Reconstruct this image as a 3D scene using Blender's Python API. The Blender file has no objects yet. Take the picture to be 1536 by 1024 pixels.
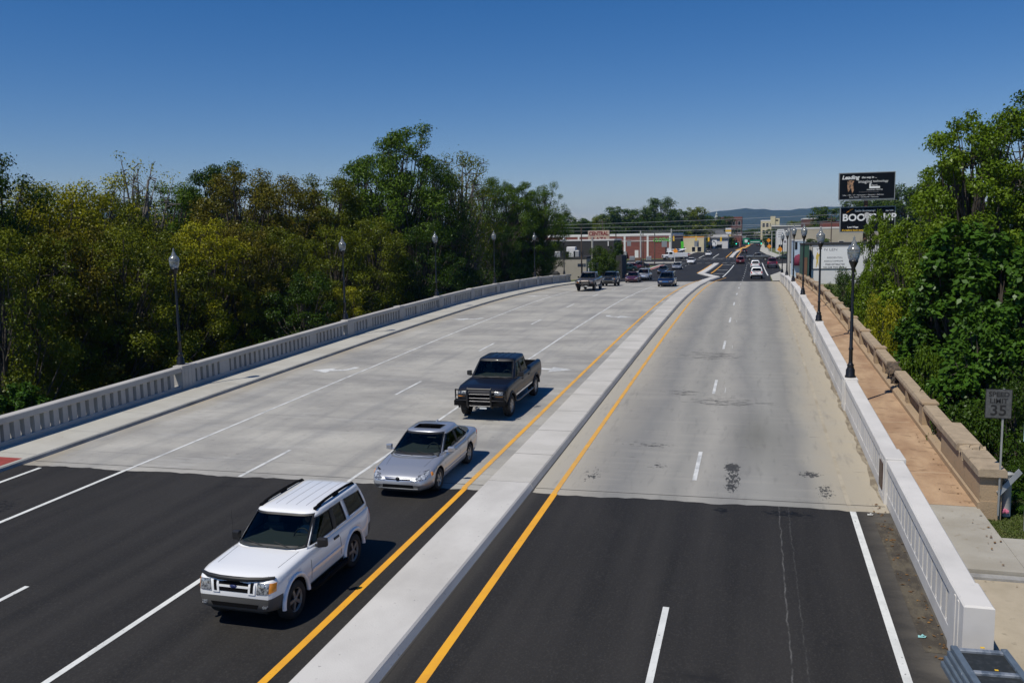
import bpy, math, random
import numpy as np
from mathutils import Vector, Matrix
from mathutils.bvhtree import BVHTree

random.seed(7)
SC = bpy.context.scene
COL = SC.collection
# ------------------------------------------------------------------ camera model
CAM_F, CAM_H = 1290.78, 6.2744
YAW, PITCH, ROLL = 0.274951, 0.121646, -0.018541
_fw = Vector((-math.sin(YAW)*math.cos(PITCH), math.cos(YAW)*math.cos(PITCH), -math.sin(PITCH)))
_r0 = Vector((math.cos(YAW), math.sin(YAW), 0)); _u0 = _r0.cross(_fw)
_r = _r0*math.cos(ROLL)+_u0*math.sin(ROLL); _u = -_r0*math.sin(ROLL)+_u0*math.cos(ROLL)
def at(px, py, s):
    """world point seen at photo pixel px,py (1536x1024) at road distance s"""
    d = _fw+_r*((px-768)/CAM_F)-_u*((py-512)/CAM_F)
    k = s/d.y
    return Vector((k*d.x, s, CAM_H+k*d.z))

PS = [-300,-50,0,8,15,25,40,60,80,100,125,150,180,230,280,400,9000]
PZ = [-1.6,-1.6,-1.5,-1.3,-1.16,-.91,-.49,0,.25,.06,-.6,-1.0,-1.2,-1.15,-1.0,-1.0,-1.0]
def zr(s):
    s = min(max(s, PS[0]+1e-6), PS[-1]-1e-6)
    i = 0
    while PS[i+1] < s: i += 1
    def m(k):
        if k <= 0 or k >= len(PS)-1: return 0.
        d0 = (PZ[k]-PZ[k-1])/(PS[k]-PS[k-1]); d1 = (PZ[k+1]-PZ[k])/(PS[k+1]-PS[k])
        return 0. if d0*d1 <= 0 else 2*d0*d1/(d0+d1)
    h = PS[i+1]-PS[i]; t = (s-PS[i])/h
    return (2*t**3-3*t*t+1)*PZ[i]+(t**3-2*t*t+t)*h*m(i)+(-2*t**3+3*t*t)*PZ[i+1]+(t**3-t*t)*h*m(i+1)
def sst(a, b, x):
    t = min(1, max(0, (x-a)/(b-a))); return t*t*(3-2*t)

# ------------------------------------------------------------------ helpers
class MB:
    def __init__(s): s.v=[]; s.f=[]; s.m=[]; s.s=[]
    def add(s, vs, fs, mi=0, sm=False):
        o=len(s.v); s.v += [tuple(v) for v in vs]
        for f in fs: s.f.append(tuple(i+o for i in f)); s.m.append(mi); s.s.append(sm)
    def box(s, x0,x1,y0,y1,z0,z1, mi=0):
        s.add([(x0,y0,z0),(x1,y0,z0),(x1,y1,z0),(x0,y1,z0),(x0,y0,z1),(x1,y0,z1),(x1,y1,z1),(x0,y1,z1)],
              [(0,3,2,1),(4,5,6,7),(0,1,5,4),(1,2,6,5),(2,3,7,6),(3,0,4,7)], mi)
    def bbox(s, x0,x1,y0,y1,z0,z1, b=.02, mi=0):
        """box with bevelled top edges"""
        v=[(x0,y0,z0),(x1,y0,z0),(x1,y1,z0),(x0,y1,z0),(x0,y0,z1-b),(x1,y0,z1-b),(x1,y1,z1-b),(x0,y1,z1-b),
           (x0+b,y0+b,z1),(x1-b,y0+b,z1),(x1-b,y1-b,z1),(x0+b,y1-b,z1)]
        f=[(0,3,2,1),(8,9,10,11)]+[(i,(i+1)%4,4+(i+1)%4,4+i) for i in range(4)]+[(4+i,4+(i+1)%4,8+(i+1)%4,8+i) for i in range(4)]
        s.add(v,f,mi)
    def obox(s, c, ax, ay, az, mi=0):
        c=Vector(c); ax=Vector(ax); ay=Vector(ay); az=Vector(az)
        vs=[c+ax*i+ay*j+az*k for k in(-1,1) for j in(-1,1) for i in(-1,1)]
        s.add(vs,[(0,2,3,1),(4,5,7,6),(0,1,5,4),(1,3,7,5),(3,2,6,7),(2,0,4,6)],mi)
    def tube(s, pts, rad, n=8, mi=0, cap=True):
        pts=[Vector(p) for p in pts]
        if not hasattr(rad,'__len__'): rad=[rad]*len(pts)
        o=[]; up=None
        for i,p in enumerate(pts):
            d=(pts[min(i+1,len(pts)-1)]-pts[max(i-1,0)]).normalized()
            if up is None:
                up=Vector((0,0,1)) if abs(d.z)<.9 else Vector((1,0,0))
            a=d.cross(up)
            if a.length<1e-4: a=d.cross(Vector((1,.3,.2)))
            a.normalize(); b=a.cross(d); up=b
            for k in range(n):
                t=2*math.pi*k/n; o.append(p+(a*math.cos(t)+b*math.sin(t))*rad[i])
        fs=[]
        for i in range(len(pts)-1):
            for k in range(n):
                fs.append((i*n+k,i*n+(k+1)%n,(i+1)*n+(k+1)%n,(i+1)*n+k))
        s.add(o,fs,mi,True)
        if cap: s.add(o[:n],[tuple(range(n))],mi); s.add(o[-n:],[tuple(range(n-1,-1,-1))],mi)
    def lathe(s, prof, n=16, org=(0,0,0), mi=0, axis='z'):
        ox,oy,oz=org; vs=[]
        for r,z in prof:
            for k in range(n):
                t=2*math.pi*k/n
                if axis=='z': vs.append((ox+r*math.cos(t),oy+r*math.sin(t),oz+z))
                else: vs.append((ox+z,oy+r*math.cos(t),oz+r*math.sin(t)))
        fs=[(i*n+k,i*n+(k+1)%n,(i+1)*n+(k+1)%n,(i+1)*n+k) for i in range(len(prof)-1) for k in range(n)]
        s.add(vs,fs,mi,True)
    def sweep(s, prof, ss, xf, zf, mi=0, closed=True, caps=True):
        n=len(prof); vs=[(xf(q)+dx,q,zf(q)+dz) for q in ss for dx,dz in prof]
        kk=n if closed else n-1
        s.add(vs,[(i*n+k,i*n+(k+1)%n,(i+1)*n+(k+1)%n,(i+1)*n+k) for i in range(len(ss)-1) for k in range(kk)],mi)
        if caps and closed:
            s.add(vs[:n],[tuple(range(n))],mi); s.add(vs[-n:],[tuple(range(n-1,-1,-1))],mi)
    def prism(s, poly, d, mi=0):
        """poly list of 3d points, extruded by vector d"""
        d=Vector(d); p=[Vector(q) for q in poly]; n=len(p)
        s.add(p+[q+d for q in p],[tuple(range(n)),tuple(range(2*n-1,n-1,-1))]+[(i,n+i,n+(i+1)%n,(i+1)%n) for i in range(n)],mi)
    def mesh(s, name):
        me=bpy.data.meshes.new(name); me.from_pydata(s.v,[],s.f)
        me.polygons.foreach_set('material_index',s.m); me.polygons.foreach_set('use_smooth',s.s); me.update()
        return me
    def build(s, name, mats, parent=None, loc=None, fix=True):
        me=s.mesh(name)
        if fix:
            import bmesh
            bm=bmesh.new(); bm.from_mesh(me); bmesh.ops.recalc_face_normals(bm,faces=bm.faces); bm.to_mesh(me); bm.free()
        return link(name,me,mats,parent,loc)
def link(name, me, mats, parent=None, loc=None):
    o=bpy.data.objects.new(name,me)
    if mats is not None and len(me.materials)==0:
        for m in (mats if isinstance(mats,(list,tuple)) else [mats]): me.materials.append(m)
    COL.objects.link(o)
    if parent is not None: o.parent=parent
    if loc is not None: o.location=loc
    return o
def tag(o, label=None, cat=None, group=None, kind=None):
    if label: o['label']=label
    if cat: o['category']=cat
    if group: o['group']=group
    if kind: o['kind']=kind
    return o
def thing(name, label, cat, loc=(0,0,0), rz=0, group=None):
    o=bpy.data.objects.new(name,None); COL.objects.link(o); o.empty_display_size=.3
    o.location=loc; o.rotation_euler=(0,0,rz)
    return tag(o,label,cat,group)
KIDS={}
def kids(o):
    if o.name not in KIDS: KIDS[o.name]=list(o.children)
    return KIDS[o.name]
def copy_tree(o, parent=None):
    c=o.copy(); COL.objects.link(c)
    if parent is not None: c.parent=parent
    for ch in kids(o): copy_tree(ch,c)
    return c
def all_kids(o):
    r=[]
    for q in o.children: r.append(q); r+=all_kids(q)
    return r

# ------------------------------------------------------------------ materials
def mat(name, col, rough=.6, metal=0., var=None, var2=None, bump=None, coat=0., spec=None, coord='pos'):
    """var=(scale(x,y,z), other colour, lo, hi)"""
    m=bpy.data.materials.new(name); m.use_nodes=True; nt=m.node_tree; b=nt.nodes['Principled BSDF']
    b.inputs['Roughness'].default_value=rough; b.inputs['Metallic'].default_value=metal
    b.inputs['Coat Weight'].default_value=coat; b.inputs['Coat Roughness'].default_value=.04
    if spec is not None: b.inputs['Specular IOR Level'].default_value=spec
    col=tuple(col)+(1,)
    b.inputs['Base Color'].default_value=col
    if coord=='pos': src=nt.nodes.new('ShaderNodeNewGeometry').outputs['Position']
    else: src=nt.nodes.new('ShaderNodeTexCoord').outputs['Object']
    last=None
    for v in (var,var2):
        if not v: continue
        sc,c2,lo,hi=v[:4]
        mp=nt.nodes.new('ShaderNodeMapping'); mp.inputs['Scale'].default_value=sc if hasattr(sc,'__len__') else (sc,)*3
        nt.links.new(src,mp.inputs['Vector'])
        nz=nt.nodes.new('ShaderNodeTexNoise'); nz.inputs['Scale'].default_value=1; nz.inputs['Detail'].default_value=6; nz.inputs['Roughness'].default_value=.6
        nt.links.new(mp.outputs[0],nz.inputs['Vector'])
        mr=nt.nodes.new('ShaderNodeMapRange'); mr.inputs[1].default_value=lo; mr.inputs[2].default_value=hi
        nt.links.new(nz.outputs['Fac'],mr.inputs[0])
        mx=nt.nodes.new('ShaderNodeMix'); mx.data_type='RGBA'
        nt.links.new(mr.outputs[0],mx.inputs[0])
        if last is None: mx.inputs[6].default_value=col
        else: nt.links.new(last,mx.inputs[6])
        mx.inputs[7].default_value=tuple(c2)+(1,)
        last=mx.outputs[2]
    if last is not None: nt.links.new(last,b.inputs['Base Color'])
    if bump:
        nz=nt.nodes.new('ShaderNodeTexNoise'); nz.inputs['Scale'].default_value=bump[0]; nz.inputs['Detail'].default_value=4
        nt.links.new(src,nz.inputs['Vector'])
        bp=nt.nodes.new('ShaderNodeBump'); bp.inputs['Strength'].default_value=bump[1]; bp.inputs['Distance'].default_value=.02
        nt.links.new(nz.outputs['Fac'],bp.inputs['Height']); nt.links.new(bp.outputs[0],b.inputs['Normal'])
    return m
class NT:
    """tiny helper for hand wired materials"""
    def __init__(s,m): s.nt=m.node_tree; s.b=s.nt.nodes['Principled BSDF']
    def n(s,t,**k):
        q=s.nt.nodes.new('ShaderNode'+t)
        for a,b in k.items(): setattr(q,a,b)
        return q
    def l(s,a,b): s.nt.links.new(a,b)
    def math(s,op,a,b=None,clamp=False):
        q=s.n('Math',operation=op); q.use_clamp=clamp
        for i,x in enumerate((a,b)):
            if x is None: continue
            if isinstance(x,(int,float)): q.inputs[i].default_value=x
            else: s.l(x,q.inputs[i])
        return q.outputs[0]
    def noise(s,vec,scale,detail=6,rough=.6):
        mp=s.n('Mapping'); mp.inputs['Scale'].default_value=scale if hasattr(scale,'__len__') else (scale,)*3; s.l(vec,mp.inputs['Vector'])
        q=s.n('TexNoise'); q.inputs['Scale'].default_value=1; q.inputs['Detail'].default_value=detail; q.inputs['Roughness'].default_value=rough
        s.l(mp.outputs[0],q.inputs['Vector']); return q.outputs['Fac']
    def mapr(s,v,a,b,c=0,d=1):
        q=s.n('MapRange'); q.inputs[1].default_value=a; q.inputs[2].default_value=b; q.inputs[3].default_value=c; q.inputs[4].default_value=d
        s.l(v,q.inputs[0]); return q.outputs[0]
    def mix(s,f,a,b):
        q=s.n('Mix',data_type='RGBA')
        if isinstance(f,(int,float)): q.inputs[0].default_value=f
        else: s.l(f,q.inputs[0])
        for i,x in((6,a),(7,b)):
            if isinstance(x,tuple): q.inputs[i].default_value=x+(1,) if len(x)==3 else x
            else: s.l(x,q.inputs[i])
        return q.outputs[2]
    def ramp(s,v,stops):
        q=s.n('ValToRGB'); e=q.color_ramp.elements
        while len(e)<len(stops): e.new(.5)
        for i,(p,c) in enumerate(stops):
            e[i].position=p; e[i].color=tuple(c)+(1,) if hasattr(c,'__len__') else (c,c,c,1)
        s.l(v,q.inputs[0]); return q.outputs[0]

def road_mat(name, kind):
    m=bpy.data.materials.new(name); m.use_nodes=True; N=NT(m)
    pos=N.n('NewGeometry').outputs['Position']; sp=N.n('SeparateXYZ'); N.l(pos,sp.inputs[0]); X,Y=sp.outputs[0],sp.outputs[1]
    if kind=='left':
        base=N.mix(N.mapr(N.noise(pos,(.17,.30,.1),6,.66),.34,.64),(.43,.415,.375),(.262,.255,.24))
        base=N.mix(N.mapr(N.noise(pos,(.30,1.5,.2),5,.65),.54,.76,0,.5),base,(.47,.465,.45))       # pale cross brushing
        base=N.mix(N.mapr(N.noise(pos,(1.1,.10,.2),5),.48,.68,0,.5),base,(.21,.212,.212))          # along-lane wear
        base=N.mix(N.mapr(N.noise(pos,(3,14,1),3),.62,.72,0,.55),base,(.10,.10,.10))
        kerb=N.mapr(X,-22.2,-23.2); base=N.mix(N.math('MULTIPLY',kerb,N.mapr(N.noise(pos,(.8,.3,1)),.3,.7)),base,(.36,.31,.22))
        joint=N.math('PINGPONG',Y,3.05); j=N.math('MULTIPLY',N.math('LESS_THAN',joint,.02),N.math('LESS_THAN',X,-3.0))
        base=N.mix(N.math('MULTIPLY',j,.4),base,(.12,.12,.12))
    elif kind=='right':
        fx=N.mapr(X,-6.1,3.45)
        w=N.math('MULTIPLY',N.math('SUBTRACT',N.noise(pos,(.6,.15,1),3),.5),.16); fx=N.math('ADD',fx,w)
        d=N.ramp(fx,[(0,(0.392,0.363,0.301)),(.08,(0.365,0.340,0.291)),(.16,(0.277,0.265,0.239)),(.26,(0.212,0.211,0.203)),(.36,(0.294,0.286,0.262)),(.42,(0.245,0.242,0.226)),(.50,(0.326,0.315,0.287)),
                     (.60,(0.223,0.222,0.213)),(.68,(0.277,0.274,0.255)),(.78,(0.223,0.220,0.206)),(.84,(0.310,0.294,0.253)),(.91,(0.365,0.328,0.259)),(1,(0.392,0.346,0.267))])
        base=N.mix(N.mapr(N.noise(pos,(.3,2.4,1),5),.5,.75,0,.35),d,(.36,.345,.31))
        base=N.mix(N.mapr(N.noise(pos,(5,.7,1),4),.56,.72,0,.35),base,(.15,.148,.14))
        base=N.mix(N.mapr(N.noise(pos,(1.2,9,1),3),.68,.76,0,.8),base,(.07,.07,.07))
        for cx,cy,rx,ry,sc,*kk in ((-.5,25.3,.30,1.7,(14,4,1),.22),(-.55,26.5,.30,.62,(9,6,1),.34),(-.55,24.6,.22,.4,(12,6,1),.27),(1.7,26.2,.42,.42,(9,8,1),.26),(2.0,24.6,.3,.9,(14,6,1),.2),(-2.8,26.3,.6,.4,(4,6,1)),(-3.4,28.6,1.1,.45,(4,9,1)),(-4.6,25.0,.4,1.0,(9,3,1)),(-1.0,35.5,2.6,1.2,(1.6,9,1)),(-2.9,37.2,1.2,.8,(2,8,1)),(-2,47,2.5,2,(1,7,1))):
            ex=N.math('POWER',N.math('DIVIDE',N.math('SUBTRACT',X,cx),rx),2.); ey=N.math('POWER',N.math('DIVIDE',N.math('SUBTRACT',Y,cy),ry),2.)
            k=N.math('SUBTRACT',1.,N.math('ADD',ex,ey),True)
            t=N.mapr(N.math('ADD',N.noise(pos,sc,6,.72),N.math('MULTIPLY',k,kk[0] if kk else .15)),.655,.70,0,.92); t=N.math('MULTIPLY',t,N.mapr(k,0,.12))
            base=N.mix(t,base,(.035,.036,.037))
        base=N.mix(N.math('MULTIPLY',N.mapr(N.math('ABSOLUTE',N.math('ADD',Y,-30.5)),5,0,0,.55),N.mapr(N.math('ABSOLUTE',N.math('ADD',X,-.2)),1.3,0)),base,(.09,.09,.075))
    else:
        base=N.mix(N.mapr(N.noise(pos,(1.1,.06,1),4),.35,.65),(.0195,.0187,.0182),(.032,.0302,.0285))
        base=N.mix(N.mapr(N.noise(pos,(.25,.25,1),5),.5,.75,0,.6),base,(.034,.032,.030))
        base=N.mix(N.mapr(N.noise(pos,(26,18,26),3,.75),.50,.74,0,.6),base,(.068,.064,.059))
        base=N.mix(N.mapr(N.noise(pos,(.5,1.3,1),4,.7),.64,.75,0,.6),base,(.013,.013,.014))
        if kind=='asph':
            e=N.mapr(X,2.45,3.1); base=N.mix(N.math('MULTIPLY',e,N.mapr(N.noise(pos,(1,2.2,1)),.3,.6,.35,1)),base,(.105,.096,.082))
            e2=N.math('MULTIPLY',N.mapr(X,-5.7,-6.0),N.mapr(X,-7.6,-7.4)); base=N.mix(N.math('MULTIPLY',e2,.5),base,(.075,.07,.062))
            for lx,am,of in ((.72,.36,0.),(.97,.15,3.)):   # pale spill trails along the lane
                wob=N.math('MULTIPLY',N.math('SUBTRACT',N.noise(pos,(.2+of*.1,1.3+of*.2,1),4),.5),.16)
                dd=N.math('ABSOLUTE',N.math('SUBTRACT',N.math('ADD',X,wob),lx))
                ln=N.math('MULTIPLY',N.mapr(dd,.022,.0),N.mapr(N.noise(pos,(7,2.2+of,1),4),.36,.62,.0,am)); base=N.mix(ln,base,(.34,.34,.33))
            for cx,cy,rx,ry in ((.9,22.6,.9,.35),(-.7,22.55,.35,.3),(-20.5,18.5,.7,1.2)):
                ex=N.math('POWER',N.math('DIVIDE',N.math('SUBTRACT',X,cx),rx),2.); ey=N.math('POWER',N.math('DIVIDE',N.math('SUBTRACT',Y,cy),ry),2.)
                k=N.math('SUBTRACT',1.,N.math('ADD',ex,ey),True)
                base=N.mix(N.math('MULTIPLY',N.mapr(N.math('ADD',N.noise(pos,(5,9,1),5,.7),N.math('MULTIPLY',k,.2)),.62,.70,0,.85),N.mapr(k,0,.15)),base,(.005,.006,.008))
            trk=N.math('ABSOLUTE',N.math('SUBTRACT',N.math('PINGPONG',N.math('ADD',X,.55),.92),.46))
            base=N.mix(N.math('MULTIPLY',N.mapr(trk,.34,.0,0,.28),N.mapr(N.noise(pos,(.5,.08,1),3),.35,.65)),base,(.043,.041,.038))
    N.l(base,N.b.inputs['Base Color']); N.b.inputs['Roughness'].default_value=.82 if kind[0]!='a' else .72
    N.b.inputs['Specular IOR Level'].default_value=.3 if kind[0]!='a' else .16
    nz=N.noise(pos,(22,22,22) if kind[0]!='a' else (70,70,70),3); bp=N.n('Bump'); bp.inputs['Strength'].default_value=.25; bp.inputs['Distance'].default_value=.01
    N.l(nz,bp.inputs['Height']); N.l(bp.outputs[0],N.b.inputs['Normal'])
    return m

M={}
M['asph']=road_mat('asphalt','asph'); M['asph_far']=road_mat('asphalt_far','asphfar')
M['conc_l']=road_mat('bridge_concrete','left'); M['conc_r']=road_mat('bridge_concrete_tan','right')
M['median']=mat('median_concrete',(.575,.56,.53),.8,var=((.5,.35,1),(.45,.435,.41),.4,.7),var2=((9,9,9),(.27,.265,.255),.655,.74),bump=(30,.2))
M['median_tan']=mat('median_concrete_aged',(.445,.43,.395),.8,var=((.4,.6,1),(.535,.515,.48),.4,.65),var2=((10,10,10),(.3,.3,.28),.66,.76),bump=(30,.15))
M['kerbside']=mat('kerb_concrete',(.34,.335,.32),.85,var=((2,1,2),(.2,.195,.185),.4,.7),bump=(30,.2))
M['walk']=mat('sidewalk_concrete',(.44,.43,.385),.85,var=((.4,.5,1),(.37,.355,.31),.4,.65),var2=((6,6,6),(.3,.28,.23),.66,.76),bump=(30,.15))
M['slab']=mat('slab_concrete',(.38,.36,.31),.85,var=((.7,.9,1),(.31,.285,.235),.4,.65),var2=((5,5,5),(.24,.2,.14),.62,.75),bump=(30,.15))
M['drive']=mat('driveway_concrete',(.43,.37,.275),.85,var=((.9,.8,1),(.34,.29,.21),.4,.65),var2=((5,5,5),(.22,.19,.14),.62,.75),bump=(30,.15))
M['tan']=mat('old_walkway',(.315,.20,.12),.88,var=((.9,.35,1),(.46,.32,.20),.38,.62),var2=((2.2,3.5,1),(.19,.12,.07),.55,.75),bump=(20,.3))
M['oldst']=mat('old_cast_stone',(.40,.29,.18),.9,var=((.6,.6,.9),(.33,.25,.165),.35,.65),var2=((5,5,3),(.16,.12,.08),.6,.75),bump=(28,.4))
M['oldtop']=mat('old_cast_stone_coping',(.40,.315,.215),.9,var=((3,3,3),(.28,.22,.15),.4,.7),bump=(40,.5))
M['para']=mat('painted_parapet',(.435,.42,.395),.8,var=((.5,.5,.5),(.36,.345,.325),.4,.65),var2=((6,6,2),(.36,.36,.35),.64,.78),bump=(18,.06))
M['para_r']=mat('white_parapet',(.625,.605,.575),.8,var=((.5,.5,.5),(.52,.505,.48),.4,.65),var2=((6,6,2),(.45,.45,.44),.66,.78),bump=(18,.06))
M['white']=mat('road_paint_white',(.70,.71,.68),.6,var=((2,2,2),(.55,.56,.54),.45,.7),var2=((16,9,9),(.20,.20,.19),.63,.70))
M['whiteworn']=mat('road_paint_worn',(.62,.63,.62),.7,var=((3,1.4,3),(.42,.43,.43),.45,.6))
M['yellow']=mat('road_paint_yellow',(.80,.39,.022),.6,var=((1.5,1.5,2),(.68,.32,.03),.4,.7),var2=((14,8,9),(.26,.14,.03),.66,.73))
M['yellowworn']=mat('road_paint_yellow_worn',(.70,.36,.05),.7,var=((2,1.2,2),(.54,.32,.10),.42,.65),var2=((12,7,9),(.28,.20,.11),.63,.72))
M['joint']=mat('joint_filler',(.045,.043,.04),.9)
M['redbrick']=mat('red_paver',(.30,.05,.04),.85,var=((4,4,4),(.22,.04,.03),.4,.6))
M['bronze']=mat('bronze_plaque',(.10,.05,.035),.5,.3,var=((20,20,20),(.05,.03,.02),.4,.6))
M['black']=mat('black_metal',(.009,.009,.010),.35,.0,spec=.5)
M['steelgrey']=mat('galvanised',(.42,.43,.43),.5,.4,var=((2,2,2),(.33,.34,.34),.4,.6))
M['polegrey']=mat('concrete_pole',(.43,.43,.41),.8,var=((1,1,.4),(.34,.34,.32),.4,.6))
M['wood']=mat('timber_pole',(.12,.085,.06),.9,var=((4,4,.5),(.07,.05,.04),.4,.6))
M['wire']=mat('cable',(.35,.36,.38),.6)
M['grass']=mat('mown_grass',(.07,.10,.022),.95,var=((3,3,3),(.11,.11,.035),.4,.7),var2=((.5,.5,.5),(.15,.11,.055),.6,.75),bump=(40,.8))
M['chrome']=mat('chrome',(.8,.8,.82),.12,1.)
M['blackmatt']=mat('matt_black',(.006,.006,.0065),.85,spec=.1)
M['rimgrey']=mat('grey_rim',(.20,.20,.195),.45,.4)
M['tyre']=mat('tyre_rubber',(.012,.012,.012),.8)
M['alloy']=mat('alloy_rim',(.40,.39,.37),.4,.5)
M['plastic']=mat('dark_trim',(.012,.012,.013),.5)
M['interior']=mat('car_interior',(.045,.05,.05),.8)
M['seat']=mat('seat_cloth',(.10,.11,.11),.85)
M['lamp']=mat('headlamp_lens',(.36,.38,.40),.12,.2,var=((16,16,16),(.06,.065,.075),.42,.58),coat=1,coord='obj')
M['lampclear']=mat('headlamp_clear',(.62,.65,.68),.1,.3,var=((13,13,13),(.16,.17,.19),.44,.56),coat=1,coord='obj')
M['amber']=mat('amber_lens',(.85,.30,.03),.15,coat=1)
M['redlens']=mat('tail_lens',(.45,.015,.012),.15,coat=1)
M['plate']=mat('licence_plate',(.6,.62,.62),.5)

def glass_mat(name, tint, gl=.06):
    m=bpy.data.materials.new(name); m.use_nodes=True; nt=m.node_tree; nt.nodes.clear(); 
    o=nt.nodes.new('ShaderNodeOutputMaterial'); t=nt.nodes.new('ShaderNodeBsdfTransparent'); t.inputs[0].default_value=tuple(tint)+(1,)
    g=nt.nodes.new('ShaderNodeBsdfGlossy'); g.inputs['Roughness'].default_value=.02; g.inputs[0].default_value=(.5,.55,.55,1)
    f=nt.nodes.new('ShaderNodeFresnel'); f.inputs[0].default_value=1.5
    x=nt.nodes.new('ShaderNodeMixShader'); nt.links.new(f.outputs[0],x.inputs[0]); nt.links.new(t.outputs[0],x.inputs[1]); nt.links.new(g.outputs[0],x.inputs[2]); nt.links.new(x.outputs[0],o.inputs[0])
    return m
M['glass']=glass_mat('windscreen_glass',(.55,.64,.62)); M['tint']=glass_mat('tinted_glass',(.10,.11,.11))
M['globe']=mat('lamp_globe_glass',(.44,.46,.45),.12,var=((9,9,9),(.30,.32,.32),.4,.6),coat=1,coord='obj')
_g=M['globe'].node_tree.nodes['Principled BSDF']; _g.inputs['Transmission Weight'].default_value=.6

def paint(name, col, metal=0., rough=.35, coat=1.):
    return mat('paint_'+name, col, rough, metal, coat=coat)
P={'white':paint('white',(.80,.81,.82)),'silver':paint('silver',(.47,.485,.52),.6,.34),'navy':paint('navy',(.002,.003,.008),.0,.45,.3),
   'taupe':paint('taupe',(.17,.15,.145),.6),'teal':paint('dark_teal',(.02,.035,.06),.3),'maroon':paint('maroon',(.08,.012,.022),.2),
   'lsilver':paint('light_silver',(.38,.39,.41),.6),'black':paint('black',(.008,.008,.010)),'blue':paint('deep_blue',(.004,.007,.028)),
   'red':paint('red',(.30,.012,.02)),'darkred':paint('dark_red',(.10,.008,.012)),'green':paint('dark_green',(.01,.035,.03)),'grey':paint('grey',(.11,.115,.12),.3),'bluewhite':paint('pale_blue',(.25,.36,.6)),'tan':paint('tan',(.32,.27,.2),.2)}
M['cladding']=mat('grey_cladding',(.085,.083,.078),.6)

def leaf_mat(name, c1, c2, c3=None, trans=.15):
    m=bpy.data.materials.new(name); m.use_nodes=True; N=NT(m); nt=m.node_tree; nt.nodes.remove(N.b)
    o=nt.nodes['Material Output']; g=N.n('NewGeometry'); oi=N.n('ObjectInfo')
    col=N.mix(N.mapr(g.outputs['Random Per Island'],.1,.9),c1,c2)
    pos=g.outputs['Position']
    col=N.mix(N.mapr(N.noise(pos,.55,3),.42,.62,0,.8),col,c3 or c2)
    col=N.mix(N.math('MULTIPLY',oi.outputs['Random'],.35),col,tuple(x*.55 for x in c1))
    d=N.n('BsdfDiffuse'); t=N.n('BsdfTranslucent'); gl=N.n('BsdfGlossy'); gl.inputs['Roughness'].default_value=.38
    N.l(col,d.inputs[0]); N.l(col,t.inputs[0]); gl.inputs[0].default_value=(.6,.65,.6,1)
    x=N.n('MixShader'); x.inputs[0].default_value=trans; N.l(d.outputs[0],x.inputs[1]); N.l(t.outputs[0],x.inputs[2])
    y=N.n('MixShader'); y.inputs[0].default_value=.018; N.l(x.outputs[0],y.inputs[1]); N.l(gl.outputs[0],y.inputs[2])
    N.l(y.outputs[0],o.inputs[0]); return m
L={'olive':leaf_mat('leaf_olive',(0.097,0.120,0.0071),(0.152,0.166,0.0098),(0.071,0.099,0.0071)),
   'yellow':leaf_mat('leaf_yellow',(0.249,0.254,0.0098),(0.355,0.333,0.0139),(0.152,0.171,0.0098)),
   'rust':leaf_mat('leaf_rust',(0.126,0.114,0.0108),(0.155,0.127,0.0126),(0.088,0.093,0.0090)),
   'green':leaf_mat('leaf_green',(0.071,0.128,0.0089),(0.107,0.175,0.0125),(0.053,0.099,0.0077)),
   'dark':leaf_mat('leaf_dark',(0.036,0.071,0.0071),(0.053,0.099,0.0089),(0.029,0.054,0.0062)),
   'bright':leaf_mat('leaf_bright',(0.113,0.188,0.0094),(0.157,0.229,0.0127),(0.081,0.139,0.0082),.20),
   'big':leaf_mat('leaf_big',(0.043,0.105,0.0103),(0.066,0.139,0.0143),(0.036,0.081,0.0084)),
   'fargreen':leaf_mat('leaf_far',(0.050,0.093,0.0089),(0.076,0.120,0.0113),(0.040,0.072,0.0077)),
   'farlight':leaf_mat('leaf_far_light',(0.131,0.169,0.0102),(0.167,0.192,0.0126),(0.087,0.120,0.0081))}
M['bark']=mat('bark',(.085,.07,.055),.95,var=((5,5,1.5),(.04,.033,.027),.4,.6),bump=(15,.6),coord='obj')
M['barkgrey']=mat('bark_grey',(.17,.155,.135),.95,var=((5,5,1.5),(.09,.08,.07),.4,.6),coord='obj')

# ------------------------------------------------------------------ sheets along the road
def srange(a,b,st=2.0):
    n=max(1,int(math.ceil((b-a)/st))); return [a+(b-a)*i/n for i in range(n+1)]
def strip(mb, x0, x1, s0, s1, dz, mi=0, st=2.0, nx=1):
    """x0,x1 numbers or functions of s"""
    f0=x0 if callable(x0) else (lambda q:x0); f1=x1 if callable(x1) else (lambda q:x1)
    ss=srange(s0,s1,st); vs=[]
    for q in ss:
        for k in range(nx+1):
            vs.append((f0(q)+(f1(q)-f0(q))*k/nx,q,zr(q)+dz))
    n=nx+1
    mb.add(vs,[(i*n+k,i*n+k+1,(i+1)*n+k+1,(i+1)*n+k) for i in range(len(ss)-1) for k in range(nx)],mi)
def lin(pts):
    """piecewise linear x(s)"""
    def f(q):
        if q<=pts[0][1]: return pts[0][0]
        for (xa,sa),(xb,sb) in zip(pts,pts[1:]):
            if q<=sb: return xa+(xb-xa)*(q-sa)/(sb-sa)
        return pts[-1][0]
    return f

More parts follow.
